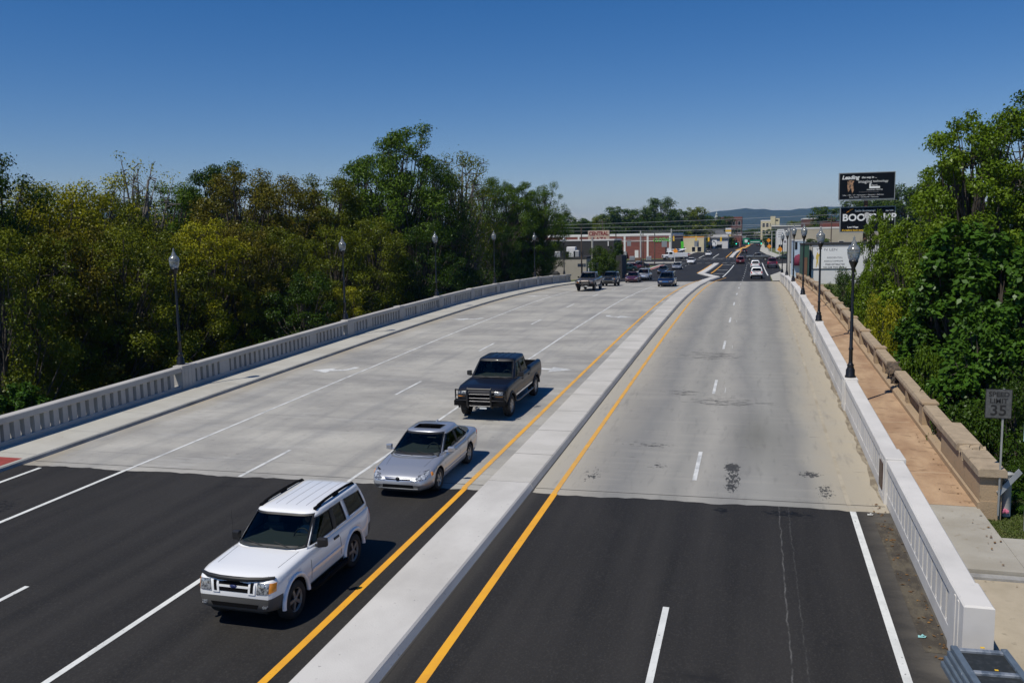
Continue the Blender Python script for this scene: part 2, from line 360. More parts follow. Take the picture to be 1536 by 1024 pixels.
# terrain -----------------------------------------------------------
def gorge(s): return sst(20,34,s)*(1-sst(104,116,s))
def terr(x,s):
    base=zr(s)-.16
    g=gorge(s)
    if x<-25.9: base-=sst(-26,-34,x)*2.2*(1-sst(118,150,s))
    if x>6.3 and s<23: pass
    deep=-7.5+.5*math.sin(x*.21+s*.13)
    if x>5.65: g=sst(25,36,s)*(1-sst(104,116,s))
    z=base*(1-g)+deep*g
    if -25.5<x<5.9 and not(26<s<112): z=base
    return z
def build_terrain():
    xs=[-3900,-2500,-1500,-900,-500,-300,-200,-140,-110,-90,-75,-65,-57,-50,-45,-40,-36,-33,-30,-28,-26,-25.2,-23,-18,-10,-2,3,5.7,6.4,7.2,8,9,10,11.5,13,15,18,22,27,34,45,60,80,110,160,250,400,700,1200,2200,3900]
    ss=[-90,-40,-10,0,6,10,14,17,19,21]+[22+2*i for i in range(56)]+[136,142,148,155,162,170,180,190,200,210,220,235,250,270,300,340,400,500,650,900,1300,1900,2600,3600,4600,6900]
    vs=[(x,s,terr(x,s)) for s in ss for x in xs]; n=len(xs)
    mb=MB(); mb.add(vs,[(j*n+i,j*n+i+1,(j+1)*n+i+1,(j+1)*n+i) for j in range(len(ss)-1) for i in range(n-1)],0,False)
    return mb.build('terrain',M['grass'],fix=False)
tag(build_terrain(),kind='structure')

# carriageways ------------------------------------------------------
mb=MB(); strip(mb,-23.4,-6.72,22.2,125.3,.0,st=1.5,nx=6); 
tag(mb.build('bridge_roadway',M['conc_l'],fix=False),kind='structure')
mb=MB(); strip(mb,-6.72,3.45,22.2,125.0,.0,st=1.5,nx=6)
tag(mb.build('bridge_roadway',M['conc_r'],fix=False),kind='structure')
# near asphalt with a ragged end lying over the concrete
mb=MB(); xs=[-30+.23*i for i in range(int(34.0/.23)+1)]
rows=[-20,0,6,10,13,16,18,20,21.5]
vs=[]
for s in rows: vs+=[(x,s,zr(s)+.006) for x in xs]
rj=random.Random(3)
endl=[22.5+(x+23.2)*.0265+rj.uniform(-.05,.05)+.05*math.sin(x*1.7) for x in xs]
vs+=[(x,e,zr(e)+.006) for x,e in zip(xs,endl)]
n=len(xs); mb.add(vs,[(j*n+i,j*n+i+1,(j+1)*n+i+1,(j+1)*n+i) for j in range(len(rows)) for i in range(n-1)])
tag(mb.build('asphalt_road',M['asph'],fix=False),kind='structure')
# expansion joint
mb=MB()
for a,b in((-23.3,-7.45),(-6.0,3.4)):
    for k in range(24):
        xa=a+(b-a)*k/24; xb=a+(b-a)*(k+1)/24; f=lambda x:22.95+(x+23.2)*.0265
        mb.add([(xa,f(xa),zr(f(xa))+.004),(xb,f(xb),zr(f(xb))+.004),(xb,f(xb)+.035,zr(f(xb))+.004),(xa,f(xa)+.035,zr(f(xa))+.004)],[(0,1,2,3)])
tag(mb.build('expansion_joint',M['joint'],fix=False),kind='structure')
# far asphalt: approach, junction, main street beyond
mb=MB()
lf=lin([(-24.2,124.9),(-22,140),(-20.3,165),(-20.0,205),(-36,219),(-36,243),(-20.0,256),(-20.6,314),(-19.6,386),(-16.5,452),(-12.5,546),(-11,700)])
rf=lin([(2.4,124.9),(2.5,148),(4.9,168),(5.2,200),(12,219),(12,243),(5.9,246),(3.6,284),(1.9,337),(2.6,400),(4.6,526),(6,700)])
strip(mb,lf,rf,124.7,700,.006,st=3,nx=8)
strip(mb,-120,-35,219,243,.004,st=6,nx=4); strip(mb,11.5,90,219,243,.004,st=6,nx=4)
strip(mb,-45,-23,163,200,.004,st=6,nx=3)   # plaza parking
strip(mb,-60,-23,286,470,.004,st=12,nx=3)  # car lot
tag(mb.build('asphalt_road',M['asph_far'],fix=False),kind='structure')

# deck sides
for x0,x1,nm in((-25.9,-25.35,'bridge_deck_edge'),(5.6,6.2,'bridge_deck_edge')):
    mb=MB(); mb.sweep([(0,-1.3),(x1-x0,-1.3),(x1-x0,-.02),(0,-.02)],srange(24.6,118,2),lambda q:x0,zr)
    tag(mb.build(nm,M['kerbside']),kind='structure')
mb=MB()
for s in (45,70,95):
    for x in (-24,-17,-10,-3,4): mb.box(x-.5,x+.5,s-.5,s+.5,-9,zr(s)-.4)
    mb.box(-25.5,5.8,s-.7,s+.7,zr(s)-1.2,zr(s)-.12)
tag(mb.build('bridge_piers',M['kerbside']),kind='structure')

# left sidewalk with kerb
mb=MB(); ss=srange(10,126,1.5)
mb.sweep([(-25.5,.15),(-25.5,-.3),(-23.36,-.3),(-23.40,.10),(-23.44,.15)],ss,lambda q:0,zr)
o=tag(mb.build('sidewalk',M['walk']),kind='structure')
mb=MB(); mb.sweep([(0,-.02),(.03,-.02),(-.005,.115),(-.03,.115)],ss,lambda q:-23.385,zr); tag(mb.build('kerb',M['kerbside']),kind='structure')
mb=MB()
for k in range(34):
    s=23.2+3.05*k; mb.add([(-25.05,s,zr(s)+.154),(-23.5,s,zr(s)+.154),(-23.5,s+.025,zr(s+.02)+.154),(-25.05,s+.025,zr(s+.02)+.154)],[(0,1,2,3)])
tag(mb.build('sidewalk_joints',M['kerbside'],fix=False),kind='structure')
mb=MB(); strip(mb,-24.75,-23.55,20.0,22.7,.155,st=.5); tag(mb.build('tactile_paving',M['redbrick'],fix=False),kind='structure')

# median with kerb faces
medc=lin([(-6.72,-20),(-6.72,118),(-6.62,128),(-6.1,137),(-5.75,141.5),(-9.15,158.5),(-8.6,212)])
def median(s0,s1,m,xf,w=.68,st=1.2):
    mb=MB(); ss=srange(s0,s1,st)
    mb.sweep([(-w-.03,.0),(-w,.15),(-w+.04,.185),(w-.09,.185),(w-.05,.15),(w+.03,-.01)],ss,xf,zr)
    return mb.build('median',m)
tag(median(-20,23.3,M['median'],medc),kind='structure')
tag(median(23.33,118,M['median_tan'],medc),kind='structure')
tag(median(118.02,212,M['median'],medc,.6,.8),kind='structure')
tag(median(258,350,M['median'],lin([(-6.4,258),(-6.4,310),(-5.7,350)]),.6,4),kind='structure')
mb=MB()
for k in range(31):
    s=26.2+3.05*k; mb.add([(-7.38,s,zr(s)+.188),(-6.12,s,zr(s)+.188),(-6.12,s+.025,zr(s+.02)+.188),(-7.38,s+.025,zr(s+.02)+.188)],[(0,1,2,3)])
for a,b in((23.33,118),): strip(mb,-7.50,-7.45,a,b,.012,st=1.5); strip(mb,-6.04,-5.99,a,b,.012,st=1.5)
strip(mb,-6.03,-5.975,-20,23.3,.014,st=1.5)
tag(mb.build('median_joints',M['joint'],fix=False),kind='structure')
# right gutter line on the bridge (cold joint)
mb=MB(); strip(mb,2.46,2.56,23.6,124,.009,st=.75); tag(mb.build('gutter_joint',mat('gutter_line',(.40,.355,.275),.85,var=((1,1,1),(.31,.27,.2),.4,.6)),fix=False),kind='structure')
mb=MB(); strip(mb,lambda q:3.33+.05*math.sin(q*1.9)+.03*math.sin(q*5.1),3.46,24,123,.009,st=.5); tag(mb.build('gutter_grime',mat('gutter_grime',(.17,.14,.10),.95,var=((6,2,1),(.30,.26,.19),.45,.62)),fix=False),kind='structure')
mb=MB(); strip(mb,3.0,3.42,15.8,22.4,.012,st=1); 
tag(mb.build('gutter_dirt',mat('gutter_dirt',(.05,.042,.032),.95,var=((3,1.5,1),(.10,.085,.06),.45,.6),var2=((14,14,14),(.2,.15,.09),.64,.7),bump=(40,.8)),fix=False),kind='structure')

# markings ----------------------------------------------------------
wh=MB(); ye=MB(); ww=MB(); yw=MB(); Z=.012
for xc,m in((-11.68,0),(-19.38,0)):
    strip(wh,xc-.07,xc+.07,-20,22.6,Z); strip(ww,xc-.06,xc+.06,22.6,(104 if xc>-15 else 100),.006)
strip(ww,lin([(-11.74,104),(-11.2,124),(-11.4,150)]),lin([(-11.62,104),(-11.08,124),(-11.28,150)]),104,125,.006)
strip(wh,-22.52,-22.38,-20,22.3,Z)
strip(wh,2.48,2.63,-20,23.1,Z,st=1)
strip(ye,-8.06,-7.90,-20,23.0,Z); strip(yw,-8.1,-7.94,23.0,124,.008); strip(yw,lin([(-8.1,124),(-6.9,138)]),lin([(-7.94,124),(-6.74,138)]),124,138,.016)
strip(ye,-5.42,-5.24,-20,23.0,Z); strip(yw,-5.42,-5.27,23.0,124,.008); strip(yw,lin([(-5.42,124),(-4.3,141)]),lin([(-5.27,124),(-4.15,141)]),124,141,.016)
for k in range(-1,8):
    for xc,s0 in((-15.28,22.72),(-1.585,25.0)):
        a=s0+12.19*k; tgt,z=(wh,Z) if a<20 else (ww,.006)
        if k==-1 and xc>-3: a,bq=13.4,16.58
        elif k==-1: a,bq=11.2,14.55
        else: bq=a+3.08
        if a<122: strip(tgt,xc-.062,xc+.062,a,bq,z,st=.8)
for k in range(1,7):   # faint ghost of removed dashes
    a=25.0+12.19*k; strip(ww,-1.13,-1.11,a+.3,a+1.4,.005,st=1)

for k in range(9): strip(wh,-1.65,-1.5,128+9.5*k,129.6+9.5*k,.018)
for k in range(9): strip(wh,-15.1,-14.95,133+9.5*k,135.4+9.5*k,.018)
strip(wh,lin([(-4.95,143),(-4.5,203)]),lin([(-4.75,143),(-4.3,203)]),143,203,.018); strip(wh,lin([(2.15,149),(1.75,214)]),lin([(2.35,149),(1.95,214)]),149,214,.018)
strip(ye,lin([(-10.2,162),(-9.7,208)]),lin([(-9.95,162),(-9.5,208)]),162,208,.018); strip(ye,lin([(-7.6,160),(-7.2,208)]),lin([(-7.35,160),(-7.0,208)]),160,208,.018)
strip(ye,-8.0,-7.75,258,330,.018,st=5); strip(ye,-5.0,-4.75,258,345,.018,st=5)
for s in (216,244):
    x=-19.5
    while x<1.5: wh.add([(x,s,zr(s)+.018),(x+1.2,s,zr(s)+.018),(x+1.2,s+.6,zr(s+.6)+.018),(x,s+.6,zr(s+.6)+.018)],[(0,1,2,3)]); x+=2.0
for x0,x1,s in((-7.2,-4.9,203),(-4.3,-1.8,211),(-1.3,1.7,211),(-7.0,-5.0,176),(-7.0,-5.0,158),(-19,-15.6,251),(-15,-8,251),(2.6,4.8,203)):
    wh.add([(x0,s,zr(s)+.018),(x1,s,zr(s)+.018),(x1,s+.7,zr(s+.7)+.018),(x0,s+.7,zr(s+.7)+.018)],[(0,1,2,3)])
strip(wh,-11.6,-11.35,256,300,.018,st=5); strip(wh,-15.6,-15.35,256,285,.018,st=5)
yw.add([(-7.5,352,zr(352)+.02),(-4.6,352,zr(352)+.02),(-1.6,505,zr(505)+.02),(-3.2,505,zr(505)+.02)],[(0,1,2,3)])
def arrow(mb, cx, cy, sgn):
    """curved turn arrow lying on the lane, tip towards sgn*x"""
    pts=[(0,1.15),(.05,.75),(.18,.42),(.42,.20),(.80,.12),(1.12,.10)]; w=.17; z=.007
    L_=[];R_=[]
    for i,(a,b) in enumerate(pts):
        p=pts[max(i-1,0)]; q=pts[min(i+1,len(pts)-1)]; d=Vector((q[0]-p[0],q[1]-p[1])).normalized(); nn=Vector((-d.y,d.x))*w
        L_.append((a+nn.x,b+nn.y)); R_.append((a-nn.x,b-nn.y))
    n=len(pts); V=[(cx+sgn*a,cy+b,zr(cy+b)+z) for a,b in L_+R_]
    mb.add(V,[(i,i+1,n+i+1,n+i) for i in range(n-1)])
    h=[(.95,.78),(2.05,.05),(.95,-.58)]; mb.add([(cx+sgn*a,cy+b,zr(cy+b)+z) for a,b in h],[(0,1,2)])
for s in (40.0,62.0,84): arrow(ww,-20.15,s,-1)
for s in (41.8,64.4): arrow(ww,-10.75,s,1)
tag(wh.build('road_markings',M['white'],fix=False),kind='structure'); tag(ww.build('road_markings',M['whiteworn'],fix=False),kind='structure')
tag(ye.build('road_markings',M['yellow'],fix=False),kind='structure'); tag(yw.build('road_markings',M['yellowworn'],fix=False),kind='structure')

# right side ground pieces -----------------------------------------
mb=MB(); mb.sweep([(3.88,-.25),(5.62,-.25),(5.62,.13),(3.88,.13)],srange(23.75,127,1.5),lambda q:0,zr)
tag(mb.build('old_bridge_walkway',M['tan']),kind='structure')
mb=MB()
for k in range(16):
    s=26.5+6.1*k; mb.add([(3.9,s,zr(s)+.134),(5.58,s+.15,zr(s)+.134),(5.58,s+.2,zr(s+.05)+.134),(3.9,s+.05,zr(s+.05)+.134)],[(0,1,2,3)])
tag(mb.build('walkway_joints',mat('joint_pale',(.47,.35,.24),.9),fix=False),kind='structure')
mb=MB(); mb.sweep([(3.88,-.25),(5.62,-.25),(5.62,.125),(3.88,.125)],srange(19.55,23.73,1),lambda q:0,zr)
mb.sweep([(5.63,-.25),(9.5,-.25),(9.5,.12),(5.63,.12)],srange(19.55,21.6,1),lambda q:0,zr)
tag(mb.build('concrete_slab',M['slab']),kind='structure')
mb=MB(); mb.sweep([(3.88,-.2),(12,-.2),(12,.0),(3.88,.0)],srange(-10,19.3,2),lambda q:0,zr); tag(mb.build('driveway',M['drive']),kind='structure')
mb=MB(); mb.sweep([(3.88,-.2),(12,-.2),(12,.05),(3.88,.05)],[19.31,19.52],lambda q:0,zr); tag(mb.build('kerb',M['kerbside']),kind='structure')
# far pavements
mb=MB()
strip(mb,lin([(2.5,124),(2.6,148),(5.0,168),(5.3,205),(14,218)]),lin([(5.2,124),(7,150),(9,168),(9.5,205),(16,217)]),124,217,.10,st=3)
strip(mb,lin([(12,244),(6,247),(3.7,284),(2.0,337),(2.7,400),(4.7,526)]),lin([(20,246),(11,252),(7.2,284),(5.2,337),(5.6,400),(7.5,526)]),244,560,.10,st=4)
strip(mb,lin([(-22.6,256),(-23.2,314),(-22.5,386),(-18.5,452),(-14.5,546)]),lin([(-20.1,256),(-20.7,314),(-19.7,386),(-16.6,452),(-12.6,546)]),256,560,.10,st=4)
strip(mb,lin([(-24.6,125),(-24,140),(-22.3,165),(-21.6,205)]),lin([(-22.9,125),(-22,140),(-20.35,165),(-20.05,205)]),125,206,.10,st=3)
mb.sweep([(-34,0),(-17.5,0),(-17.6,.2),(-33.9,.2)],[217.0,222.5],lambda q:0,zr)
tag(mb.build('sidewalk',M['walk'],fix=False),kind='structure')
mb=MB(); strip(mb,lin([(-21.4,165),(-20.8,205)]),lin([(-20.5,165),(-20.2,205)]),160,205,.106,st=3); strip(mb,lin([(-21.0,258),(-21.6,300)]),lin([(-20.2,258),(-20.8,300)]),258,300,.106,st=3)
tag(mb.build('brick_strip',M['redbrick'],fix=False),kind='structure')

# ------------------------------------------------------------------ parapets
def parapet(name,label,xc,s0,s1,sgn,m,pil,jn,end_block=None):
    """xc centre; sgn +1 when the road is on the +x side"""
    t=thing(name,label,'bridge railing',(xc,s0,zr(s0)))
    z0=zr(s0)
    def zf(q): return zr(q)-z0
    def yy(a): return [q-s0 for q in a]
    def sw(mb,prof,ss):
        n=len(prof); vs=[(dx,q-s0,zf(q)+dz) for q in ss for dx,dz in prof]
        mb.add(vs,[(i*n+k,i*n+(k+1)%n,(i+1)*n+(k+1)%n,(i+1)*n+k) for i in range(len(ss)-1) for k in range(n)])
        mb.add(vs[:n],[tuple(range(n))]); mb.add(vs[-n:],[tuple(range(n-1,-1,-1))])
    ss=srange(s0,s1,1.2)
    mb=MB(); sw(mb,[(-.185,-.35),(.185,-.35),(.185,.29),(.165,.32),(-.165,.32),(-.185,.29)],ss); mb.build('base_rail',m,t)
    mb=MB(); sw(mb,[(-.215,.98),(-.19,.955),(.19,.955),(.215,.98),(.215,1.17),(.185,1.2),(-.185,1.2),(-.215,1.17)],ss); mb.build('cap_rail',m,t)
    solid=[]
    for p,w in pil:
        mb=MB(); q=p-s0; zz=zf(p)
        mb.bbox(-.25,.25,q-w,q+w,zz-.35,zz+1.24,.015)
        for k in (-.55,0,.55): mb.box(sgn*.25,sgn*.262,q+k*w-.05,q+k*w+.05,zz+.15,zz+1.12)
        mb.build('pilaster',m,t); solid.append((p-w-.1,p+w+.1))
    for j in jn:
        mb=MB(); q=j-s0; zz=zf(j)
        mb.box(-.172,.172,q-.42,q+.42,zz+.32,zz+.955); mb.build('solid_panel',m,t)
        solid.append((j-.42,j+.42))
    if end_block:
        a,b,h=end_block; mb=MB(); zz=zf((a+b)/2)
        mb.bbox(-.255,.255,a-s0,b-s0,zz-.3,zz+h,.03)
        mb.box(-.275,-.255,a-s0+.25,a-s0+.33,zz,zz+h-.1); mb.box(-.275,-.255,a-s0+.5,a-s0+.58,zz,zz+h-.1)
        mb.build('end_block',m,t); solid.append((a,b))
    pos=[]; q=s0+.35
    while q<s1-.3:
        for a,b in solid:
            if a-.12<q<b+.12: q=b+.30; break
        pos.append(q); q+=.457
    pos=[q for q in pos if q<s1-.2 and not any(a-.05<q<b+.05 for a,b in solid)]
    # individual balusters (first hundred), the far ones as one piece
    bw,bh=(.15,.128) if sgn>0 else (.181,.160)
    bm_=MB(); bm_.box(-bw,bw,-bh,bh,.315,.958); me=bm_.mesh('baluster'); me.materials.append(m)
    for q in pos[:100]:
        o=bpy.data.objects.new('baluster',me); COL.objects.link(o); o.parent=t; o.location=(0,q-s0,zf(q))
    if pos[100:]:
        mb=MB()
        for q in pos[100:]:
            z=zf(q); mb.box(-bw,bw,q-s0-bh,q-s0+bh,z+.315,z+.958)
        tag(mb.build('distant_balusters',m,t),kind='stuff')
    return t
LL=[34.25+17.02*i for i in range(6)]; LR=[35.2+17.32*i for i in range(6)]
lp=[(s,.48) for s in LL]+[(59.8,.42),(76.8,.42),(93.8,.42),(110.8,.42)]
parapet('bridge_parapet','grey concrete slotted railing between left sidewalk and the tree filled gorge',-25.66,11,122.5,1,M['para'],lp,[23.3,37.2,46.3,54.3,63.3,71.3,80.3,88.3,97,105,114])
rp=[(24.4,.55)]+[(s,.42) for s in LR]+[(s,.35) for s in (61.2,79,96)]
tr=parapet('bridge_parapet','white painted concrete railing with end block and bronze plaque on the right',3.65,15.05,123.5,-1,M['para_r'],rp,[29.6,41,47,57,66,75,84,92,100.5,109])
mb=MB(); z=zr(15.6)-zr(15.05); mb.bbox(-.235,.235,-.02,1.05,z-.3,z+1.25,.03)
for k in (.28,.52): mb.box(-.250,-.235,k,k+.1,z-.1,z+1.18)
mb.build('end_block',M['para_r'],tr)
mb=MB(); q=24.4-15.05; z=zr(24.4)-zr(15.05); mb.box(-.285,-.262,q-.28,q+.28,z+.32,z+1.02); mb.build('plaque',M['bronze'],tr)

# street lamps ------------------------------------------------------
def make_lamp():
    t=thing('street_lamp','x','street lamp')
    mb=MB(); mb.lathe([(0,0),(.20,0),(.20,.05),(.17,.09),(.165,.30),(.13,.36),(.115,.44),(.14,.47),(.09,.52),(.075,.6),(.07,1.05),(.088,1.07),(.088,1.13),(.065,1.16),(.047,4.1),(.047,4.3)],12)
    mb.build('post',M['black'],t)
    mb=MB(); mb.lathe([(.05,4.1),(.09,4.14),(.07,4.2),(.11,4.3),(.15,4.4),(.17,4.44),(.17,4.5),(.10,4.52)],14); mb.build('fitter',M['black'],t)
    mb=MB(); mb.lathe([(.10,4.49),(.165,4.5),(.21,4.62),(.235,4.78),(.235,4.90),(.205,4.93)],16); g=mb.build('globe',M['globe'],t)
    mb=MB(); mb.lathe([(.245,4.885),(.25,4.905),(.245,4.925)],16); mb.lathe([(.235,4.925),(.20,5.0),(.13,5.07),(.10,5.10),(.085,5.2),(.05,5.25),(.035,5.3),(.045,5.35),(.012,5.42),(0,5.43)],16); mb.build('crown',M['globe'],g)
    return t
lamp0=make_lamp(); first=True
lt=['nearest black lamp on the left railing against olive trees','second black lamp along the left railing, before the tall sycamore','third black lamp along the left railing beside dark trunks','fourth black lamp along the left railing among dark trees','fifth black lamp along the left railing by the warehouse edge','farthest black lamp on the left railing before the beige wall']
rt=['nearest black lamp on the right railing before green leaves','second black lamp on the right railing before the wall sign','third black lamp on the right railing before the green shop','fourth black lamp on the right railing by the blue wall','fifth black lamp on the right railing near its end','farthest black lamp on the right railing by the far pavement']
for xs,sl,lb in((-25.82,LL,lt),(3.65,LR,rt)):
    for s,l in zip(sl,lb):
        o=lamp0 if first else copy_tree(lamp0); first=False
        o.location=(xs,s,zr(s)+1.24); o['label']=l; o['group']='street lamps along the bridge railings'

# old balustrade ----------------------------------------------------
OX=5.86
def old_balustrade():
    s0=23.6; z0=zr(s0); t=thing('old_balustrade','weathered tan cast stone balustrade, broken in one spot, beside the old walkway','balustrade',(OX,s0,z0+.13))
    zf=lambda q: zr(q)-z0
    def sw(mb,prof,ss):
        n=len(prof); vs=[(dx,q-s0,zf(q)+dz) for q in ss for dx,dz in prof]
        mb.add(vs,[(i*n+k,i*n+(k+1)%n,(i+1)*n+(k+1)%n,(i+1)*n+k) for i in range(len(ss)-1) for k in range(n)])
        mb.add(vs[:n],[tuple(range(n))]); mb.add(vs[-n:],[tuple(range(n-1,-1,-1))])
    mb=MB(); sw(mb,[(-.29,-.4),(.25,-.4),(.25,.20),(-.22,.20),(-.29,.14)],srange(23.6,127,1.5)); mb.build('base',M['oldst'],t)
    # solid end block with coping, damaged across its coping
    mb=MB(); sw(mb,[(-.25,.2),(.25,.2),(.25,.86),(-.25,.86)],srange(23.62,28.4,1)); mb.build('end_block',M['oldst'],t)
    mb=MB()
    for a,b in((23.5,24.55),(24.6,25.35),(26.0,28.5)): sw(mb,[(-.33,.86),(.33,.86),(.33,1.02),(.29,1.06),(-.29,1.06),(-.33,1.02)],[a,(a+b)/2,b])
    rr=random.Random(5)
    for k in range(16):
        c=(rr.uniform(-.2,.3),rr.uniform(25.3,26.1)-s0,zf(25.7)+rr.uniform(.84,.98)); a=rr.uniform(.05,.13)
        mb.obox(c,(a,rr.uniform(-.03,.03),.02),(rr.uniform(-.04,.04),a*.8,.02),(0,.02,a*.5))
    mb.build('coping',M['oldtop'],t)
    gap=(38.0,40.3)
    mb=MB()
    for a,b in((28.5,38.0),(40.3,127)): sw(mb,[(-.22,.70),(.22,.70),(.23,.80),(.19,.90),(-.19,.90),(-.23,.80)],srange(a,b,1.5))
    mb.build('handrail',M['oldtop'],t)
    mb=MB()
    for k in range(26):
        c=(rr.uniform(-.2,.2),rr.uniform(37.9,40.5)-s0,zf(39)+rr.uniform(.25,.84)); a=rr.uniform(.06,.19)
        mb.obox(c,(a,rr.uniform(-.06,.06),rr.uniform(-.05,.05)),(rr.uniform(-.06,.06),a*.9,.03),(.03,.02,a*.6))
    for k in range(9):
        y=37.9+.3*k-s0; x=rr.uniform(-.15,.15)
        mb.tube([(x,y,zf(39)+.3),(x+rr.uniform(-.1,.1),y+.15,zf(39)+.7),(x+rr.uniform(-.2,.2),y+.5,zf(39)+rr.uniform(.5,.95))],.016,5)
    mb.build('broken_section',mat('broken_stone',(.13,.095,.065),.95,var=((6,6,6),(.05,.04,.03),.4,.6)),t)
    pil=[31.9,44,50,56,61,65,69,76,83,90,97,104,111,118,125]
    for p in pil:
        mb=MB(); q=p-s0; z=zf(p); mb.box(-.245,.245,q-.28,q+.28,z+.2,z+.90); mb.bbox(-.27,.27,q-.33,q+.33,z+.90,z+.985,.02); mb.build('pilaster',M['oldst'],t)
    for p in (35.2,41.5,47,53):
        mb=MB(); q=p-s0; z=zf(p); mb.box(-.2,.2,q-.16,q+.16,z+.2,z+.70); mb.build('pier',M['oldst'],t)
    pos=[]; q=28.7
    while q<126:
        if not any(abs(q-p)<.42 for p in pil) and not gap[0]-.1<q<gap[1]+.1: pos.append(q)
        q+=.3 if q<45 else .45
    b=MB(); b.lathe([(.05,.2),(.075,.22),(.05,.27),(.078,.36),(.05,.5),(.04,.58),(.07,.66),(.075,.71)],8); me=b.mesh('baluster'); me.materials.append(M['oldst'])
    for q in pos[:100]:
        o=bpy.data.objects.new('baluster',me); COL.objects.link(o); o.parent=t; o.location=(0,q-s0,zf(q))
    mb=MB()
    for q in pos[100:]: z=zf(q); mb.box(-.06,.06,q-s0-.1,q-s0+.1,z+.2,z+.705)
    tag(mb.build('distant_balusters',M['oldst'],t),kind='stuff')
old_balustrade()

# ------------------------------------------------------------------ vehicles
def evalmesh(o):
    bpy.context.view_layer.update()
    dg=bpy.context.evaluated_depsgraph_get(); return bpy.data.meshes.new_from_object(o.evaluated_get(dg))
def boolean(me, cutters, mats):
    """subtract closed MB cutters from a mesh"""
    for m in mats:
        if m.name not in [q.name for q in me.materials]: me.materials.append(m)
    o=bpy.data.objects.new('tmp',me); COL.objects.link(o); tmp=[o]
    for c in cutters:
        cm=c.mesh('tmpc')
        import bmesh
        bm=bmesh.new(); bm.from_mesh(cm); bmesh.ops.recalc_face_normals(bm,faces=bm.faces); bm.to_mesh(cm); bm.free()
        for m in mats: cm.materials.append(m)
        co=bpy.data.objects.new('tmpc',cm); COL.objects.link(co); tmp.append(co)
        md=o.modifiers.new('b','BOOLEAN'); md.operation='DIFFERENCE'; md.solver='EXACT'; md.object=co
    r=evalmesh(o)
    for q in tmp: bpy.data.objects.remove(q)
    return r
def interp(tab,y):
    tab=sorted(tab)
    if y<=tab[0][0]: return tab[0][1]
    for (a,u),(b,v) in zip(tab,tab[1:]):
        if y<=b: return u+(v-u)*(y-a)/(b-a)
    return tab[-1][1]
def grid(fn,nu,nv):
    return [fn(i/nu,j/nv) for j in range(nv+1) for i in range(nu+1)], [(j*(nu+1)+i,j*(nu+1)+i+1,(j+1)*(nu+1)+i+1,(j+1)*(nu+1)+i) for j in range(nv) for i in range(nu)]
def patch(bvh, q, axis, sgn, off, thick=0., nu=6, nv=4, mb=None):
    """bilinear quad q projected on a body along an axis"""
    mb=mb or MB()
    def P(u,v):
        a=(Vector(q[0])*(1-u)+Vector(q[1])*u)*(1-v)+(Vector(q[3])*(1-u)+Vector(q[2])*u)*v
        if axis=='x': o=Vector((sgn*6,a[0],a[1])); d=Vector((-sgn,0,0))
        elif axis=='y': o=Vector((a[0],sgn*8,a[1])); d=Vector((0,-sgn,0))
        else: o=Vector((a[0],a[1],6)); d=Vector((0,0,-1))
        h=bvh.ray_cast(o,d)
        return (h[0] if h[0] is not None else o+d*(6 if axis!='y' else 8)), d
    pts,fs=grid(lambda u,v:P(u,v),nu,nv)
    top=[p-d*off for p,d in pts]
    f0=fs[len(fs)//2]; nn=(top[f0[1]]-top[f0[0]]).cross(top[f0[3]]-top[f0[0]])
    if nn.dot(pts[0][1])>0: fs=[f[::-1] for f in fs]
    mb.add(top,fs,0,True)
    if thick:
        rim=list(range(nu+1))+[j*(nu+1)+nu for j in range(1,nv+1)]+[nv*(nu+1)+i for i in range(nu-1,-1,-1)]+[j*(nu+1) for j in range(nv-1,0,-1)]
        vs=[top[i] for i in rim]+[pts[i][0]+pts[i][1]*(thick-off) for i in rim]; n=len(rim)
        mb.add(vs,[(k,(k+1)%n,n+(k+1)%n,n+k) for k in range(n)])
    return mb
